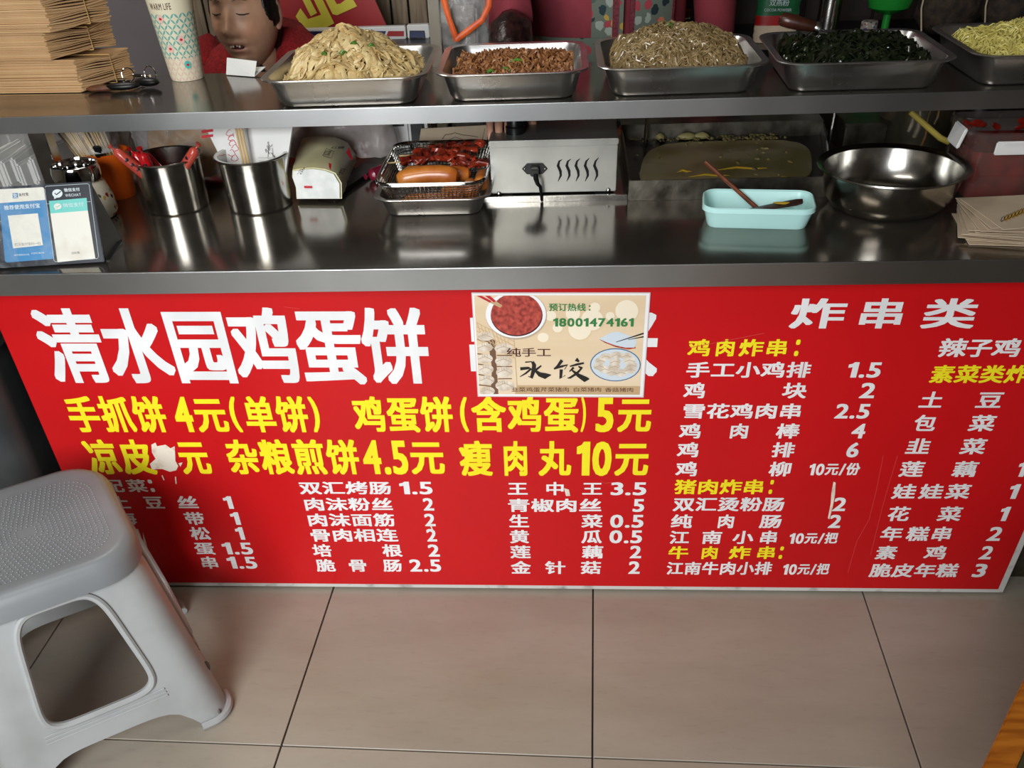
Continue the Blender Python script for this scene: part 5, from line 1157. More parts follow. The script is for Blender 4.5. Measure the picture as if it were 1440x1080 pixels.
for face in range(4):
    pts = [shell(face, x*1.05, .250+(z-.250)*1.05) for x, z in inner]; b = MB(); b.tube(pts+[pts[0]], .0065, 8, cap=False); b.build('opening_bead', 'stool', t)
    for dz in (0, .008, .016):
        b = MB(); b.tube([shell(face, x/20*.58, .126-dz)*1.004 for x in range(-20, 21)], .0022, 6); b.build('rail_rib', 'stool', t)
    pts = []
    for i in range(13): tt = .70+.3*i/12; pts.append(shell(face, tt, .010))
    nf = (face+1) % 4
    for i in range(13): tt = -1+.3*i/12; pts.append(shell(nf, tt, .010))
    b = MB(); b.tube([Vector((p.x*1.012, p.y*1.012, .009)) for p in pts], .0085, 8); b.build('foot_flange', 'stool', t)
# seat
b = MB(); R_ = lambda w_, z, r: rrect(w_, w_+.022, r, 10, z, 0, .008)
b.loft([R_(.305, .372, .07), R_(.334, .374, .085), R_(.334, .384, .085), R_(.332, .400, .085), R_(.324, .412, .082), R_(.308, .4195, .076), R_(.288, .4212, .068), R_(.262, .4198, .06), R_(.10, .4185, .02)], cap0=True)
b.build('seat', 'stool_top', t)
b = MB(); k = 0
for ring in range(2, 16):
    hw = .0085*ring; n = max(8, int(hw*8/.0095)); lp = rrect(2*hw, 2*hw, hw*.45, 6, 0); L = [0]
    P_ = [Vector(p) for p in lp]
    for i in range(len(P_)): L.append(L[-1]+(P_[(i+1) % len(P_)]-P_[i]).length)
    for q in range(n):
        s = L[-1]*q/n
        for i in range(len(P_)):
            if L[i] <= s < L[i+1]: p = P_[i].lerp(P_[(i+1) % len(P_)], (s-L[i])/(L[i+1]-L[i])); break
        zz = .4187+.0012*min(1, hw/.14); r = .0016
        b.add([(p.x+r*math.cos(a*PI/3), p.y+r*math.sin(a*PI/3), zz+.0006) for a in range(6)]+[(p.x+r*.5*math.cos(a*PI/3), p.y+r*.5*math.sin(a*PI/3), zz+.0014) for a in range(6)], [(a, (a+1) % 6, 6+(a+1) % 6, 6+a) for a in range(6)]+[(6, 7, 8, 9, 10, 11)])
b.build('seat_dots', mat('seat_dot', c(150, 155, 160), .25), t, kind='stuff', smooth=False)
for fx, tt, z, s in ((0, .93, .018, .006), (1, -.80, .10, .010)):
    p = shell(fx, tt, z); b = MB(); b.ell(p*1.002, (s*.5, s*.5, s*1.3), 10, 6); b.build('scuff_mark', 'stool_dirt', t)

# ================================================================== BLACK TUBS BESIDE THE COUNTER
fc = onY(16, 592, -.06)
t = thing('storage_tub', (-1.262, .075, 0), 'lower dark grey plastic tub standing on the floor left of the counter', 'tub', 0)
b = MB(); b.loft([rrect(.32, .37, .04, 6, 0), rrect(.335, .385, .05, 6, .20), rrect(.345, .405, .055, 6, .203), rrect(.345, .405, .055, 6, .222), rrect(.325, .385, .05, 6, .223), rrect(.31, .37, .05, 6, .20), rrect(.25, .33, .04, 6, .01)]); b.build('tub_body', 'crate', t)
t = thing('storage_tub', (fc.x-.17, .10, .225), 'upper dark grey plastic tub stacked left of the counter, its foot wrapped in cling film', 'tub', 0)
b = MB(); b.loft([rrect(.29, .32, .05, 6, 0), rrect(.30, .33, .05, 6, .03), rrect(.33, .355, .05, 6, .035), rrect(.335, .36, .05, 6, .045), rrect(.31, .335, .05, 6, .05), rrect(.335, .355, .06, 6, .38), rrect(.355, .375, .06, 6, .383), rrect(.355, .375, .06, 6, .40), rrect(.33, .35, .055, 6, .40), rrect(.29, .31, .05, 6, .06)]); b.build('tub_body', 'crate', t)
b = MB(); b.loft([rrect(.36, .38, .06, 6, .401), rrect(.36, .38, .06, 6, .412), rrect(.30, .32, .05, 6, .42)]); b.build('lid', 'crate', t)
def fw(u, v):
    a = 2*PI*u; ex = abs(math.cos(a))**.5*math.copysign(1, math.cos(a)); ey = abs(math.sin(a))**.5*math.copysign(1, math.sin(a))
    return (fc.x-.17+.176*ex, .10+.190*ey, .232+.075*v)
crumple('cling_film', make_film('cling_film', c(225, 225, 225), .12, .6, 22, .1), t, fw, 90, 12, .010, 7, 22)

# ================================================================== ORANGE BENCH CORNER
ea, eb = onZ(1440, 955, .42), onZ(1381, 1080, .42); e = (ea-eb).normalized(); nn = Vector((e.y, -e.x, 0))
t = thing('wooden_bench', (ea.x, ea.y, 0), 'orange edged wooden bench reaching in at the bottom right corner', 'bench')
o0 = eb-e*.35; L = (ea-eb).length+.60
def slab(o_, l, w_, z0, z1): q = [o_, o_+e*l, o_+e*l+nn*w_, o_+nn*w_]; b = MB(); b.loft([[Vector((p.x, p.y, z0)) for p in q], [Vector((p.x, p.y, z1)) for p in q]]); return b
slab(o0, L, .034, .385, .420).build('edge_strip', 'orange_wood', t, world=True, bevel=.002)
slab(o0+nn*.0345, L, .25, .385, .418).build('seat_board', 'olive', t, world=True, bevel=.001)
for s in (.05, L-.10):
    for w_ in (.03, .22): slab(o0+e*s+nn*w_, .04, .04, 0, .385).build('leg', 'orange_wood', t, world=True, bevel=.002)

# ================================================================== BACKGROUND THINGS
tz = onY(500, 57, 1.35).z
def table(name, x0, x1, y0, y1, z, label):
    t = thing(name, ((x0+x1)/2, (y0+y1)/2, 0), label, 'table')
    MB().box(((x0+x1)/2, (y0+y1)/2, z-.015), (x1-x0, y1-y0, .03)).build('top', 'dark_metal', t, world=True, bevel=.002)
    for x in (x0+.03, x1-.03):
        for y in (y0+.03, y1-.03): MB().box((x, y, (z-.03)/2), (.03, .03, z-.03)).build('leg', 'dark_metal', t, world=True)
    return t
table('back_table', -1.05, -.30, 1.25, 1.58, tz, 'dark metal table against the plank wall, carrying the framed strip')
t = thing('framed_strip', (-.6, 1.36, tz), 'long white framed strip with navy and red bands behind the noodle tray', 'sign')
FP = Plane((0, 1.35, 0), (1, 0, 0), (0, 0, 1)); hz_ = onY(500, 39, 1.35).z
x0, x1, x2, x3 = onY(398, 50, 1.35).x, onY(571, 50, 1.35).x, onY(573, 50, 1.35).x, onY(604, 50, 1.35).x
MB().box(((x0+x1)/2, 1.362, (tz+hz_)/2), (x1-x0, .024, hz_-tz)).build('frame', 'white_pl', t, world=True, bevel=.002)
MB().box(((x2+x3)/2, 1.364, (tz+hz_)/2+.001), (x3-x2, .024, hz_-tz+.002)).build('end_frame', 'white_pl', t, world=True, bevel=.002)
def fpoly(name, ms, pts, off=.001):
    b = MB(); put_poly(b, FP, pts, off); b.build(name, ms, t, world=True, smooth=False)
fpoly('navy_band', 'navy', [(400, 44), (543, 43.5), (540, 51), (402, 52)]); fpoly('red_band', 'sign_red', [(546, 43.5), (568, 43.5), (568, 51), (543, 51)]); fpoly('blue_band', 'navy_card', [(576, 43), (597, 43), (598, 53), (576, 54)])
fpoly('blue_print', 'navy', [(577, 44), (596, 44), (597, 52), (577, 52.5)], .002)
# red sign with partial yellow characters
GY = 1.46; GP = Plane((0, GY, 0), (1, 0, 0), (0, 0, 1))
t = thing('red_sign', (-.68, GY, tz), 'red signboard with yellow strokes leaning on the back wall behind the noodles', 'sign')
def gpoly(name, ms, pts, o0, o1):
    b = MB(); q = [GP.px(*p) for p in pts]; b.loft([[GP.w(x, y, o0) for x, y in q], [GP.w(x, y, o1) for x, y in q]]); b.build(name, ms, t, world=True, smooth=False)
gpoly('board', 'sign_red', [(300, -140), (460, -150), (546, 42), (406, 56)], -.01, 0)
gpoly('pale_edge', 'wall_pale', [(288, -140), (300, -140), (406, 56), (392, 58)], -.012, .001)
qq = lambda x, y: (360+x/4.8, y/4.8)
gpoly('yellow_stroke', 'sign_yellow', [qq(*p) for p in ((240, -150), (290, -150), (412, 88), (370, 110))], 0, .0012)
gpoly('yellow_stroke', 'sign_yellow', [qq(*p) for p in ((310, -170), (370, -170), (528, 157), (465, 190), (322, 190), (268, 110), (300, 55), (352, 128), (440, 100))], 0, .0014)
gpoly('yellow_stroke', 'sign_yellow', [qq(*p) for p in ((390, -160), (450, -160), (520, -20), (545, 28), (570, 24), (640, -30), (682, 42), (548, 102), (518, 95))], 0, .0016)
# pale post and dark gap
p0 = onY(612, 30, 1.2); t = thing('pale_post', (p0.x, 1.2, 0), 'pale upright post between the plank wall and the hanging plastic bag', 'post')
MB().box((p0.x, 1.2, .8), (.030, .03, 1.6)).build('post_body', 'wall_pale', t, world=True, bevel=.002)
# clear bag with orange handles
cb2 = onY(656, 30, .665); t = thing('carrier_bag', (cb2.x, .655, CT), 'clear plastic carrier bag with bright orange handles behind the meat tray', 'plastic bag')
crumple('bag_body', 'film', t, lambda u, v: (cb2.x+.046*math.cos(2*PI*u)*(1+.15*v), .66+.028*math.sin(2*PI*u), CT+.012+.30*v), 40, 30, .009, 11, 18)
MB().box((cb2.x-.004, .665, CT+.14), (.056, .026, .26)).build('bag_contents', mat('grey_carton', c(112, 104, 96), .5, 0, c(90, 84, 78), 30), t, world=True, bevel=.006)
for pts in ([(621, -30), (624, 0), (631, 25), (640, 50), (641, 58)], [(641, 56), (660, 42), (678, 28), (687, 8), (690, -25)]):
    b = MB(); P_ = [onY(x, y, .618) for x, y in pts]; b.tube(P_, [.0055, .006, .0055, .006, .004][:len(P_)], 8, flat=.35, up=(0, 1, 0)); b.build('orange_handle', 'orange_ribbon', t, world=True)
# right back table with jars, pouch, flask, bottle
tz2 = onY(1100, 56, 1.32).z
table('prep_table', .22, 1.46, 1.20, 1.56, tz2, 'dark metal prep table behind the right half of the shelf')
def onT(px, y): return onY(px, 30, y).x
x = onT(959, 1.3); t = thing('sauce_jar', (x, 1.3, tz2), 'small dark red jar with a steel band behind the glass noodles', 'jar')
b = MB(); b.lathe([(.020, 0), (.024, .003), (.025, .055), (.021, .062), (.021, .066), (.024, .067), (.024, .080), (.0005, .081)], 30, cap0=True); b.build('jar_body', 'redbrown', t)
b = MB(); b.lathe([(.0256, .060), (.0262, .061), (.0262, .065), (.0256, .066)], 30); b.build('steel_band', 'steel', t)
x0, x1 = onT(1062, 1.28), onT(1126, 1.28); t = thing('spice_pouch', ((x0+x1)/2, 1.28, tz2), 'green and red powder pouch standing behind the seaweed tray', 'pouch')
zs = [tz2, onY(1095, 36, 1.28).z, onY(1095, 22, 1.28).z, onY(1095, -40, 1.28).z]
def ring(z, wx, dy): return [((x0+x1)/2+wx/2*math.cos(a)*(abs(math.cos(a))**-.3 if abs(math.cos(a)) > .01 else 1), 1.30+dy*math.sin(a), z) for a in [2*PI*i/24 for i in range(24)]]
wp = x1-x0
for nm, ms, za, zb_ in (('pouch_foot', 'kraft_light', zs[0]+.001, zs[1]), ('red_band', 'sign_red', zs[1], zs[2]), ('pouch_body', 'green_pouch', zs[2], zs[3])):
    b = MB(); n_ = 5; b.loft([ring(za+(zb_-za)*k/n_, wp*(.94 if k % 2 else .97), .020) for k in range(n_+1)]); b.build(nm, ms, t, world=True)
SPp = Plane((0, 1.2785, 0), (1, 0, 0), (0, 0, 1))
for s_, xa, xb, ym, h_ in (('COCOA POWDER', 1075, 1113, 14, 4), ('双燕粉', 1082, 1110, 4, 9)):
    b = MB(); put_text(b, SPp, s_, xa, xb, ym, h_, bold=.0, off=.0); b.build('lettering', 'card_pale', t, world=True, smooth=False)
x = onT(1164, 1.34); t = thing('steel_flask', (x, 1.34, tz2), 'tall brushed steel flask behind the seaweed tray', 'flask')
b = MB(); b.lathe([(.026, 0), (.029, .003), (.029, .17), (.025, .185), (.022, .20), (.022, .22), (.0005, .222)], 36, cap0=True); b.build('flask_body', 'steel', t)
x = onT(1246, 1.3); t = thing('green_funnel', (x, 1.3, tz2), 'bright green plastic container tapering to a narrow neck at its foot', 'container')
zn = onY(1246, 16, 1.3).z-tz2
b = MB(); b.lathe([(.016, 0), (.016, .004), (.010, .006), (.010, zn-.006), (.034, zn), (.052, zn+.010), (.058, zn+.03), (.060, zn+.12), (.0005, zn+.122)], 40, cap0=True); b.build('container_body', 'green_pl', t)
x = onT(1222, 1.26); t = thing('spotted_tin', (x, 1.25, tz2), 'small tin with red, blue and white spots left of the green container', 'tin')
b = MB(); b.lathe([(.019, 0), (.021, .002), (.021, .048), (.019, .050), (.0005, .051)], 28, cap0=True); b.build('tin_body', make_floral('spotted_print', c(150, 140, 130), 130, [c(170, 30, 30), c(40, 60, 130), c(190, 186, 176), c(30, 40, 80)], .42), t)
for i, (px, w_, lab) in enumerate(((1330, .085, 'dark netting sack of brown goods behind the potato tray, left one'), (1415, .080, 'dark netting sack of brown goods behind the potato tray, right one'))):
    x = onT(px, 1.32); t = thing('netting_sack', (x, 1.32, tz2), lab, 'sack', 0, 'netting sacks on the prep table'); b = MB()
    b.ell((0, 0, .062), (w_, .065, .062), 32, 20); b.v = [tuple(Vector(v)+Vector(noise.noise_vector(Vector(v)*28+Vector((i*5, 0, 0))))*.010) for v in b.v]; b.v = [(x_, y_, max(.0005, z_)) for x_, y_, z_ in b.v]; b.build('sack_body', 'sack', t)
    b = MB(); b.tube([(-w_*.96, -.03, .115), (-w_*1.02, -.045, .07), (-w_*.9, -.055, .02)], .0022, 6); b.build('cord', 'kraft_light', t)

# ================================================================== PEOPLE
def skin_mesh(name, verts, edges, radii, ms, parent, sub=2, world=True, root=0):
    me = bpy.data.meshes.new(name); inv = parent.matrix_basis.inverted(); me.from_pydata([tuple(inv @ Vector(v)) for v in verts], edges, [])
    o = bpy.data.objects.new(name, me); COL.objects.link(o); o.parent = parent
    md = o.modifiers.new('skin', 'SKIN'); md.use_smooth_shade = True
    for i, r in enumerate(radii):
        sv = me.skin_vertices[0].data[i]; sv.radius = (r, r) if not isinstance(r, tuple) else r; sv.use_root = (i == root)
    sd = o.modifiers.new('subdivision', 'SUBSURF'); sd.levels = sub; sd.render_levels = sub
    bpy.context.view_layer.update(); dg = bpy.context.evaluated_depsgraph_get(); m2 = bpy.data.meshes.new_from_object(o.evaluated_get(dg))
    o.modifiers.clear(); o.data = m2; m2.materials.clear(); m2.materials.append(M[ms]); m2.polygons.foreach_set('use_smooth', [True]*len(m2.polygons)); return o
def head_mesh(ctr, R, sc=1.0, mouth_open=1.0):
    G = lambda x, z, cx, cz, sx, sz: math.exp(-((x-cx)/sx)**2-((z-cz)/sz)**2)
    N, Mr = 120, 96; vs = []; cols = []
    base = (.60, .345, .215); lip = (.42, .16, .12)
    for i in range(Mr+1):
        ph = -PI/2+PI*i/Mr
        for j in range(N):
            th = 2*PI*j/N; d = Vector((math.cos(ph)*math.cos(th), math.cos(ph)*math.sin(th), math.sin(ph)))
            x, y, z = .0745*d.x, .092*d.y, .113*d.z
            if z < 0: k = 1-.20*(-z/.113)**2.2; x *= k; y *= (1-.10*(-z/.113)**2)
            if z < -.02 and y > 0: y *= 1-.35*min(1, (-.02-z)/.07)
            col = base; front = max(0, -d.y)
            if y < 0:
                f = min(1, front*2.2); dy = 0
                dy += .006*G(x, z, 0, .062, .05, .03)
                dy += .019*G(x, z, 0, -.030, .0125, .013)+.012*G(x, z, 0, -.010, .0095, .022)
                dy += .0075*(G(x, z, .0145, -.034, .008, .008)+G(x, z, -.0145, -.034, .008, .008))
                dy -= .006*(G(x, z, .007, -.043, .004, .003)+G(x, z, -.007, -.043, .004, .003))
                for s in (1, -1):
                    dy -= .0085*G(x, z, s*.031, .012, .018, .011); dy += .0062*G(x, z, s*.032, .010, .014, .0085)
                    dy -= .0022*G(x, z, s*.032, .0035, .017, .0018); dy += .0040*G(x, z, s*.028, .032, .022, .007)
                    dy += .0085*G(x, z, s*.043, -.030, .022, .022); dy -= .0018*G(x, z, s*.034, -.006, .016, .003)
                    for q in range(6): dy -= .0022*G(x, z, s*(.020+.0028*q), -.036-.0058*q, .0035, .005)
                    dy -= .0018*G(x, z, s*.027, -.075, .004, .012)
                dy += .0068*G(x, z, 0, -.0535, .022, .0055)+.0075*G(x, z, 0, -.0690, .019, .006); dy -= .0022*G(x, z, 0, -.047, .004, .004)
                dy -= .014*mouth_open*G(x, z, .001, -.0615, .0165, .0036); dy -= .003*G(x, z, 0, -.0785, .02, .005)
                dy += .0095*G(x, z, 0, -.094, .022, .014)
                y -= dy*f
                lw = min(1, 1.2*(G(x, z, 0, -.0545, .024, .0045)+G(x, z, 0, -.0685, .021, .005)))*f
                dk = min(1, 1.3*G(x, z, .001, -.0615, .0155, .0030))*mouth_open*f
                ch = .35*(G(x, z, .045, -.03, .022, .02)+G(x, z, -.045, -.03, .022, .02))*f
                sh = .25*(G(x, z, .032, -.004, .018, .006)+G(x, z, -.032, -.004, .018, .006))*f
                col = tuple(a*(1-lw*.7)+l*lw*.7 for a, l in zip(base, lip)); col = (col[0]*(1+.08*ch), col[1]*(1-.18*ch), col[2]*(1-.18*ch))
                col = tuple(v*(1-sh) for v in col); col = tuple(v*(1-dk*.93) for v in col)
            vs.append(ctr+R @ (Vector((x, y, z))*sc)); cols.append(col)
    fs = [(i*N+j, i*N+(j+1) % N, (i+1)*N+(j+1) % N, (i+1)*N+j) for i in range(Mr) for j in range(N)]
    return vs, fs, cols
def person(name, base, label, head_ctr, head_rot, neck, hands, hair_cut, elbow=None):
    t = thing(name, base, label, 'person'); R = head_rot; hc = Vector(head_ctr)
    vs, fs, cols = head_mesh(hc, R); b = MB(); b.add(vs, fs); colmap = list(cols); skin0 = (.60, .345, .215)
    n0 = len(b.v); b.tube([hc+R @ Vector((0, .018, -.05)), hc+R @ Vector((0, .030, -.10)), Vector(neck)], [.050, .050, .056], 24); colmap += [skin0]*(len(b.v)-n0)
    for s in (1, -1):                                            # ears
        n0 = len(b.v); e = MB(); e.ell((0, 0, 0), (.0065, .016, .030), 16, 12); e.v = [tuple(hc+R @ (Vector(v)+Vector((s*.0735+s*.004*(Vector(v).y/.016), .012, -.004))-Vector((s*.003 if abs(Vector(v).z) < .016 and abs(Vector(v).y) < .008 else 0, 0, 0)))) for v in e.v]; b.add(e.v, e.f); colmap += [(.60, .32, .21)]*(len(b.v)-n0)
    for hv in hands:
        sx_ = 1 if hv[0][1].x > neck[0] else -1; n0 = len(b.v); nb_ = Vector(neck); so_ = nb_+Vector((sx_*.155, .02, -.075)); el_ = Vector((nb_.x+sx_*.20, nb_.y+.02, (nb_.z+hv[0][1].z)/2-.02)) if elbow is None else Vector(elbow[sx_])
        b.tube([nb_+Vector((0, .01, -.03)), so_, so_.lerp(el_, .5), el_, hv[0][1], hv[0][0]], [.04, .038, .036, .033, .030, .024], 14); colmap += [skin0]*(len(b.v)-n0)
                                                   # forearm, palm, four fingers and a thumb
        hb = skin_mesh('hand_tmp', hv[0], hv[1], hv[2], 'skin', t, 2); mw = t.matrix_basis; n0 = len(b.v)
        b.add([tuple(mw @ v.co) for v in hb.data.vertices], [tuple(p.vertices) for p in hb.data.polygons]); colmap += [(.54, .29, .20)]*(len(b.v)-n0); bpy.data.objects.remove(hb)
    o = b.build('body', 'skin', t, world=True, angle=180)
    ca = o.data.color_attributes.new('Col', 'FLOAT_COLOR', 'POINT'); ca.data.foreach_set('color', [v for cc_ in colmap for v in (*cc_, 1)])
    # hair cap
    N, Mr = 90, 60; vs = []
    for i in range(Mr+1):
        ph = -PI/2+PI*i/Mr
        for j in range(N):
            th = 2*PI*j/N; d = Vector((math.cos(ph)*math.cos(th), math.cos(ph)*math.sin(th), math.sin(ph)))
            x, y, z = .0745*d.x, .092*d.y, .113*d.z; k = 1.0
            lim = hair_cut(d)                                      # lowest z covered in this direction
            grow = min(1, max(0, (z-lim)/.010))
            k = .94+(.15 if abs(d.x) < .75 else .11)*grow; q = Vector((x*k, y*k*(1.0), z*(k if z > 0 else 1)))
            q += Vector(noise.noise_vector(q*55))*.0025*grow; 
            if z < lim: q = Vector((x*.90, y*.88, max(z, lim-.004)*.95))
            vs.append(hc+R @ q)
    b = MB(); b.add(vs, [(i*N+j, i*N+(j+1) % N, (i+1)*N+(j+1) % N, (i+1)*N+j) for i in range(Mr) for j in range(N)]); b.build('hair', 'hair', t, world=True, angle=180)
    for s in (1, -1):
        b = MB(); b.tube([hc+R @ Vector((s*.018, -.0875, .0045)), hc+R @ Vector((s*.026, -.0875, .0025)), hc+R @ Vector((s*.034, -.0840, .0020)), hc+R @ Vector((s*.045, -.0755, .0040))], [.0006, .0013, .0014, .0007], 6); b.build('eyelashes', 'hair', t, world=True)
        b = MB(); b.tube([hc+R @ Vector((s*.015, -.0920, .028)), hc+R @ Vector((s*.028, -.0910, .032)), hc+R @ Vector((s*.046, -.0790, .028))], [.0012, .0020, .0008], 6, flat=.5); b.build('eyebrow', mat('thin_brow', c(92, 66, 52), .8), t, world=True)
    return t
def hand_graph(wrist, fwd, side, up, curl=.5, arm=None, s=1.0):
    """wrist point, direction of the palm, side of the thumb, back of the hand"""
    w = Vector(wrist); f = Vector(fwd).normalized(); sd = Vector(side); sd = (sd-f*sd.dot(f)).normalized(); u = Vector(up); u = (u-f*u.dot(f)-sd*u.dot(sd)).normalized()
    V = [w]; E = []; Rr = [.024*s]
    if arm: V.append(Vector(arm)); E.append((0, 1)); Rr.append(.032*s)
    V.append(w+f*.035*s); pc = len(V)-1; E.append((0, pc)); Rr.append((.030*s))
    for k, (off, ln, r) in enumerate(((.028, .070, .0088), (.0095, .078, .0090), (-.0095, .073, .0087), (-.027, .058, .0078))):
        base = w+f*.078*s+sd*off*s; V.append(w+f*.055*s+sd*off*.8*s); a0 = len(V)-1; E.append((pc, a0)); Rr.append(.0145*s)
        V.append(base); a1 = len(V)-1; E.append((a0, a1)); Rr.append(.0105*s); d = f.copy(); p = base; prev = a1
        for q, fr in enumerate((.45, .32, .23)):
            ang = curl*(.7+.5*q); d = (d*math.cos(ang)-u*math.sin(ang)).normalized(); p = p+d*ln*fr*s; V.append(p); E.append((prev, len(V)-1)); prev = len(V)-1; Rr.append(r*s*(1-.10*q))
    V.append(w+f*.025*s+sd*.030*s-u*.006*s); t0 = len(V)-1; E.append((pc, t0)); Rr.append(.0135*s); d = (f*.7+sd*.6-u*.35).normalized()
    p = V[t0]+d*.032*s; V.append(p); E.append((t0, t0+1)); Rr.append(.0105*s); d = (f*.8+sd*.1-u*.5).normalized(); V.append(p+d*.028*s); E.append((t0+1, t0+2)); Rr.append(.009*s)
    return V, E, Rr
# --- seated woman in a red fleece
Rw = Matrix.Rotation(math.radians(-8), 3, 'Z') @ Matrix.Rotation(math.radians(-5), 3, 'X'); hcw = onY(321, 15, .775)-Rw @ Vector((0, -.085, .010))
def cut_w(d):
    if d.y < -.15: a = abs(d.x); return .066-.004*math.sin(d.x*9) if a < .72 else (.066-.085*min(1, (a-.72)/.22))
    return -.030 if d.y < .25 else -.075
nk = hcw+Vector((.012, .085, -.105))
h1_ = hand_graph((hcw.x-.10, .84, .60), (0.35, -.9, -.1), (1, .2, 0), (0, 0, 1), .35, (hcw.x-.17, .93, .64))
h2_ = hand_graph((hcw.x+.13, .84, .60), (-.35, -.9, -.1), (-1, .2, 0), (0, 0, 1), .35, (hcw.x+.19, .93, .64))
wo = person('person', (hcw.x, .95, 0), 'person in a red fleece with short black hair looking down behind the counter', hcw, Rw, nk, [h1_, h2_], cut_w, {-1: (nk.x-.235, nk.y+.03, .70), 1: (nk.x+.235, nk.y+.03, .70)})
b = MB(); zt = nk.z+.062; rings = []
for z, rx, ry, dx, dy in ((.44, .19, .15, 0, .04), (.55, .18, .135, 0, .03), (.70, .185, .13, 0, .02), (zt-.13, .205, .125, .0, .01), (zt-.075, .205, .115, .0, .005), (zt-.045, .165, .095, .0, 0), (zt-.02, .118, .082, 0, .0), (zt-.002, .095, .074, 0, .005), (zt+.006, .088, .070, 0, .008)):
    rings.append([(nk.x+dx+rx*math.cos(a), nk.y+.02+dy+ry*math.sin(a), z+.012*math.cos(a)**2*(1 if z > .8 else 0)*-1) for a in [2*PI*i/40 for i in range(40)]])
b.loft(rings); b.build('fleece_jacket', 'sweater', wo, world=True, angle=180)
for s in (-1, 1):
    b = MB(); sh_ = Vector((nk.x+s*.165, nk.y+.025, zt-.075)); el = Vector((nk.x+s*.235, nk.y+.03, .70)); wr = Vector((hcw.x+(-.125 if s < 0 else .150), .875, .615))
    b.tube([sh_-Vector((s*.03, 0, -.01)), sh_, sh_.lerp(el, .5)+Vector((s*.018, 0, 0)), el, el.lerp(wr, .5), wr], [.055, .068, .062, .055, .047, .040], 20); b.build('sleeve', 'sweater', wo, world=True, angle=180)
b = MB(); b.lathe([(.066, -.02), (.069, 0), (.066, .022), (.060, .026), (.056, .018), (.056, -.02)], 36, (nk.x-.004, nk.y-.018, zt-.048)); b.build('knit_collar', 'collar', wo, world=True)
b = MB(); 
for z_, sx in ((zt-.02, .03),): b.tube([(nk.x-.055, nk.y-.055, zt+.012), (nk.x-.01, nk.y-.095, zt-.030), (nk.x+.02, nk.y-.115, zt-.10), (nk.x+.02, nk.y-.12, zt-.22)], .007, 8)
b.build('zip_band', 'collar', wo, world=True)
for s in (-1, 1):
    b = MB(); hp = Vector((nk.x+s*.09, nk.y+.02, .47)); kn_ = Vector((nk.x+s*.12, nk.y-.10+.02, .46)); kn_ = Vector((nk.x+s*.12, .76, .46)); an = Vector((nk.x+s*.12, .80, .06))
    b.tube([hp, hp.lerp(kn_, .5), kn_+Vector((0, .02, 0)), kn_+Vector((0, .02, -.05)), kn_.lerp(an, .5), an], [.085, .078, .062, .062, .052, .042], 18); b.build('trouser_leg', 'trousers', wo, world=True, angle=180)
    b = MB(); b.ell((an.x, an.y-.03, .034), (.042, .10, .034), 18, 10); b.build('shoe', 'black', wo, world=True)
b = MB(); b.ell(hcw+Rw @ Vector((.001, -.0705, -.0615)), (.017, .006, .0045), 16, 8, Rw); b.build('mouth_interior', 'ink_maroon', wo, world=True)
for dx, hgt, dz in ((-.011, .0042, -.0005), (-.0055, .005, .0002), (.004, .003, .0012), (.010, .0046, 0)):
    MB().box(hcw+Rw @ Vector((dx, -.0788, -.0598+dz)), (.0042, .003, hgt), math.radians(-11)).build('tooth', mat('tooth', c(206, 196, 176), .3), wo, world=True, bevel=.0008)
st = thing('low_stool', (hcw.x, 1.0, 0), 'low dark stool under the seated person in the red fleece', 'stool')
MB().box((nk.x, nk.y+.07, .365), (.30, .26, .03)).build('seat', 'black', st, world=True, bevel=.004)
for sx in (-.12, .12):
    for sy in (-.10, .10): MB().box((nk.x+sx, nk.y+.07+sy, .175), (.03, .03, .35)).build('leg', 'black', st, world=True)
# --- standing worker in maroon with floral apron
wx, wy = .085, 1.04; hk = Vector((wx-.01, wy-.03, 1.53)); Rk = Matrix.Rotation(math.radians(-6), 3, 'Z') @ Matrix.Rotation(math.radians(28), 3, 'X')
def cut_k(d): return .060 if d.y < -.2 else (-.02 if d.y < .3 else -.07)
kx = kp.x; kz = hz+.031; ky = .325
COL.objects['stove_knob'].location = (kx, ky, hz)
COL.objects['stove_knob'].matrix_basis = Matrix.Translation((kx, ky, hz))
wrp = Vector((kx-.020, ky+.128, hz+.026)); cf = onY(718, 47, .66)
hA = hand_graph(wrp, (-.04, -1, -.04), (1, 0, .1), (0, .05, 1), .50, (cf.x, .60, .915))
hB = hand_graph((wx+.25, .90, .80), (-.3, -.9, -.3), (-1, 0, 0), (0, 0, 1), .4, (wx+.28, 1.0, .86))
wk = person('person', (wx, wy, 0), 'standing person in maroon shirt and floral apron, gripping the heater knob', hk, Rk, (wx, wy, 1.41), [hA, hB], cut_k, {-1: (cf.x-.035, wy-.05, 1.10), 1: (wx+.265, wy+.03, 1.06)})
b = MB(); rings = []
for z, rx, ry in ((.74, .20, .135), (.88, .205, .13), (1.0, .20, .125), (1.12, .20, .12), (1.26, .205, .115), (1.34, .185, .10), (1.385, .12, .08), (1.41, .07, .065), (1.42, .062, .06)):
    rings.append([(wx+rx*math.cos(a)*(1+.01*noise.noise(Vector((a*3, z*20, 0)))), wy+ry*math.sin(a)*(1+.03*noise.noise(Vector((a*3, z*20, 4)))), z) for a in [2*PI*i/48 for i in range(48)]])
b.loft(rings); b.build('shirt', 'shirt', wk, world=True, angle=180)
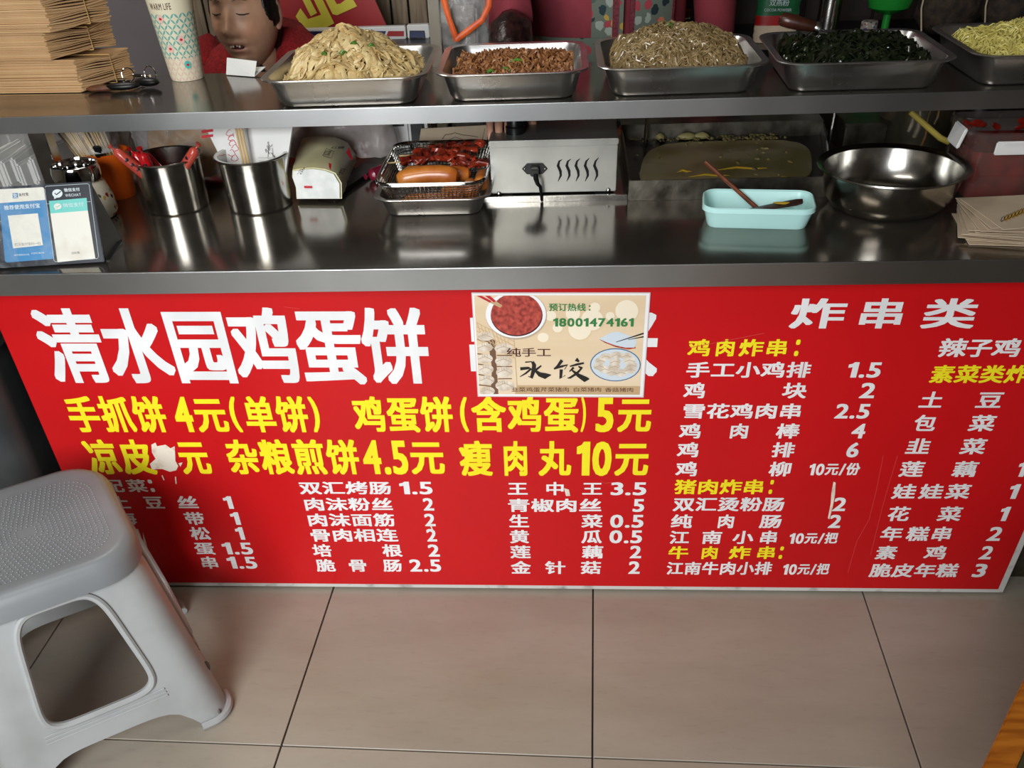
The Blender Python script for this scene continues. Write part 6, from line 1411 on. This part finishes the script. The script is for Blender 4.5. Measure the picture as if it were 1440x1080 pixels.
def apron(name, a0, a1, z0, z1, ms, grow=.006):
    b = MB(); rings = []
    for k in range(13):
        z = z0+(z1-z0)*k/12; rx = .208+grow; ry = .136+grow-.010*max(0, min(1, (z-.85)/.4)); out_ = [(wx+rx*math.cos(math.radians(a)), wy+ry*math.sin(math.radians(a)), z) for a in [a0+(a1-a0)*i/14 for i in range(15)]]; inn = [(wx+(rx-.003)*math.cos(math.radians(a)), wy+(ry-.003)*math.sin(math.radians(a)), z) for a in [a1+(a0-a1)*i/14 for i in range(15)]]
        rings.append(out_+inn)
    b.loft(rings); b.build(name, ms, wk, world=True, angle=60)
apron('apron_skirt', 195, 345, .55, .93, 'floral', .010)
apron('apron_bib_left', 262, 275, .93, 1.30, 'floral'); apron('apron_bib_right', 289, 318, .93, 1.30, 'floral')
apron('apron_trim', 275, 279, .93, 1.33, 'darkred_trim', .008); apron('apron_trim', 286, 289, .93, 1.33, 'darkred_trim', .008); apron('apron_trim', 318, 320, .93, 1.3, 'darkred_trim', .008)
apron('apron_tie', 279, 281.5, .93, 1.15, 'floral', .012)
shd = Vector((wx-.175, wy, 1.31)); elb = Vector((cf.x-.035, wy-.05, 1.10)); cuff = Vector((cf.x, .675, cf.z-.002))
b = MB(); b.tube([shd+Vector((.05, 0, .02)), shd, shd.lerp(elb, .5)+Vector((-.012, 0, 0)), elb+Vector((0, .02, .02)), elb+Vector((0, -.04, -.03)), elb.lerp(cuff, .6), cuff+Vector((0, .03, .015))], [.06, .070, .066, .066, .064, .056, .048], 24)
b.v = [tuple(Vector(v)+Vector(noise.noise_vector(Vector(v)*22))*.007) for v in b.v]; b.build('sleeve', 'shirt', wk, world=True, angle=180)
b = MB(); d0 = cuff+Vector((0, .025, .012)); d1 = Vector((cf.x, .610, .930)); b.tube([d0, d0.lerp(d1, .15), d0.lerp(d1, .45), d0.lerp(d1, .8), d1], [.036, .046, .046, .038, .031], 24); b.v = [tuple(Vector(v)+Vector(noise.noise_vector(Vector(v)*50))*.005) for v in b.v]; b.build('dark_cuff', 'cuff', wk, world=True, angle=180)
sh2 = Vector((wx+.175, wy, 1.31)); el2 = Vector((wx+.265, wy+.03, 1.06)); wr2 = Vector((wx+.275, .98, .86))
b = MB(); b.tube([sh2-Vector((.05, 0, -.02)), sh2, sh2.lerp(el2, .5), el2, el2.lerp(wr2, .5), wr2], [.06, .07, .064, .058, .050, .042], 24); b.build('sleeve', 'shirt', wk, world=True, angle=180)
for s in (-1, 1):
    b = MB(); b.tube([(wx+s*.09, wy+.01, .80), (wx+s*.10, wy, .48), (wx+s*.10, wy+.02, .08)], [.098, .075, .055], 20); b.build('trouser_leg', 'trousers', wk, world=True, angle=180)
    b = MB(); b.ell((wx+s*.10, wy-.03, .036), (.045, .12, .036), 18, 10); b.build('shoe', 'black', wk, world=True)
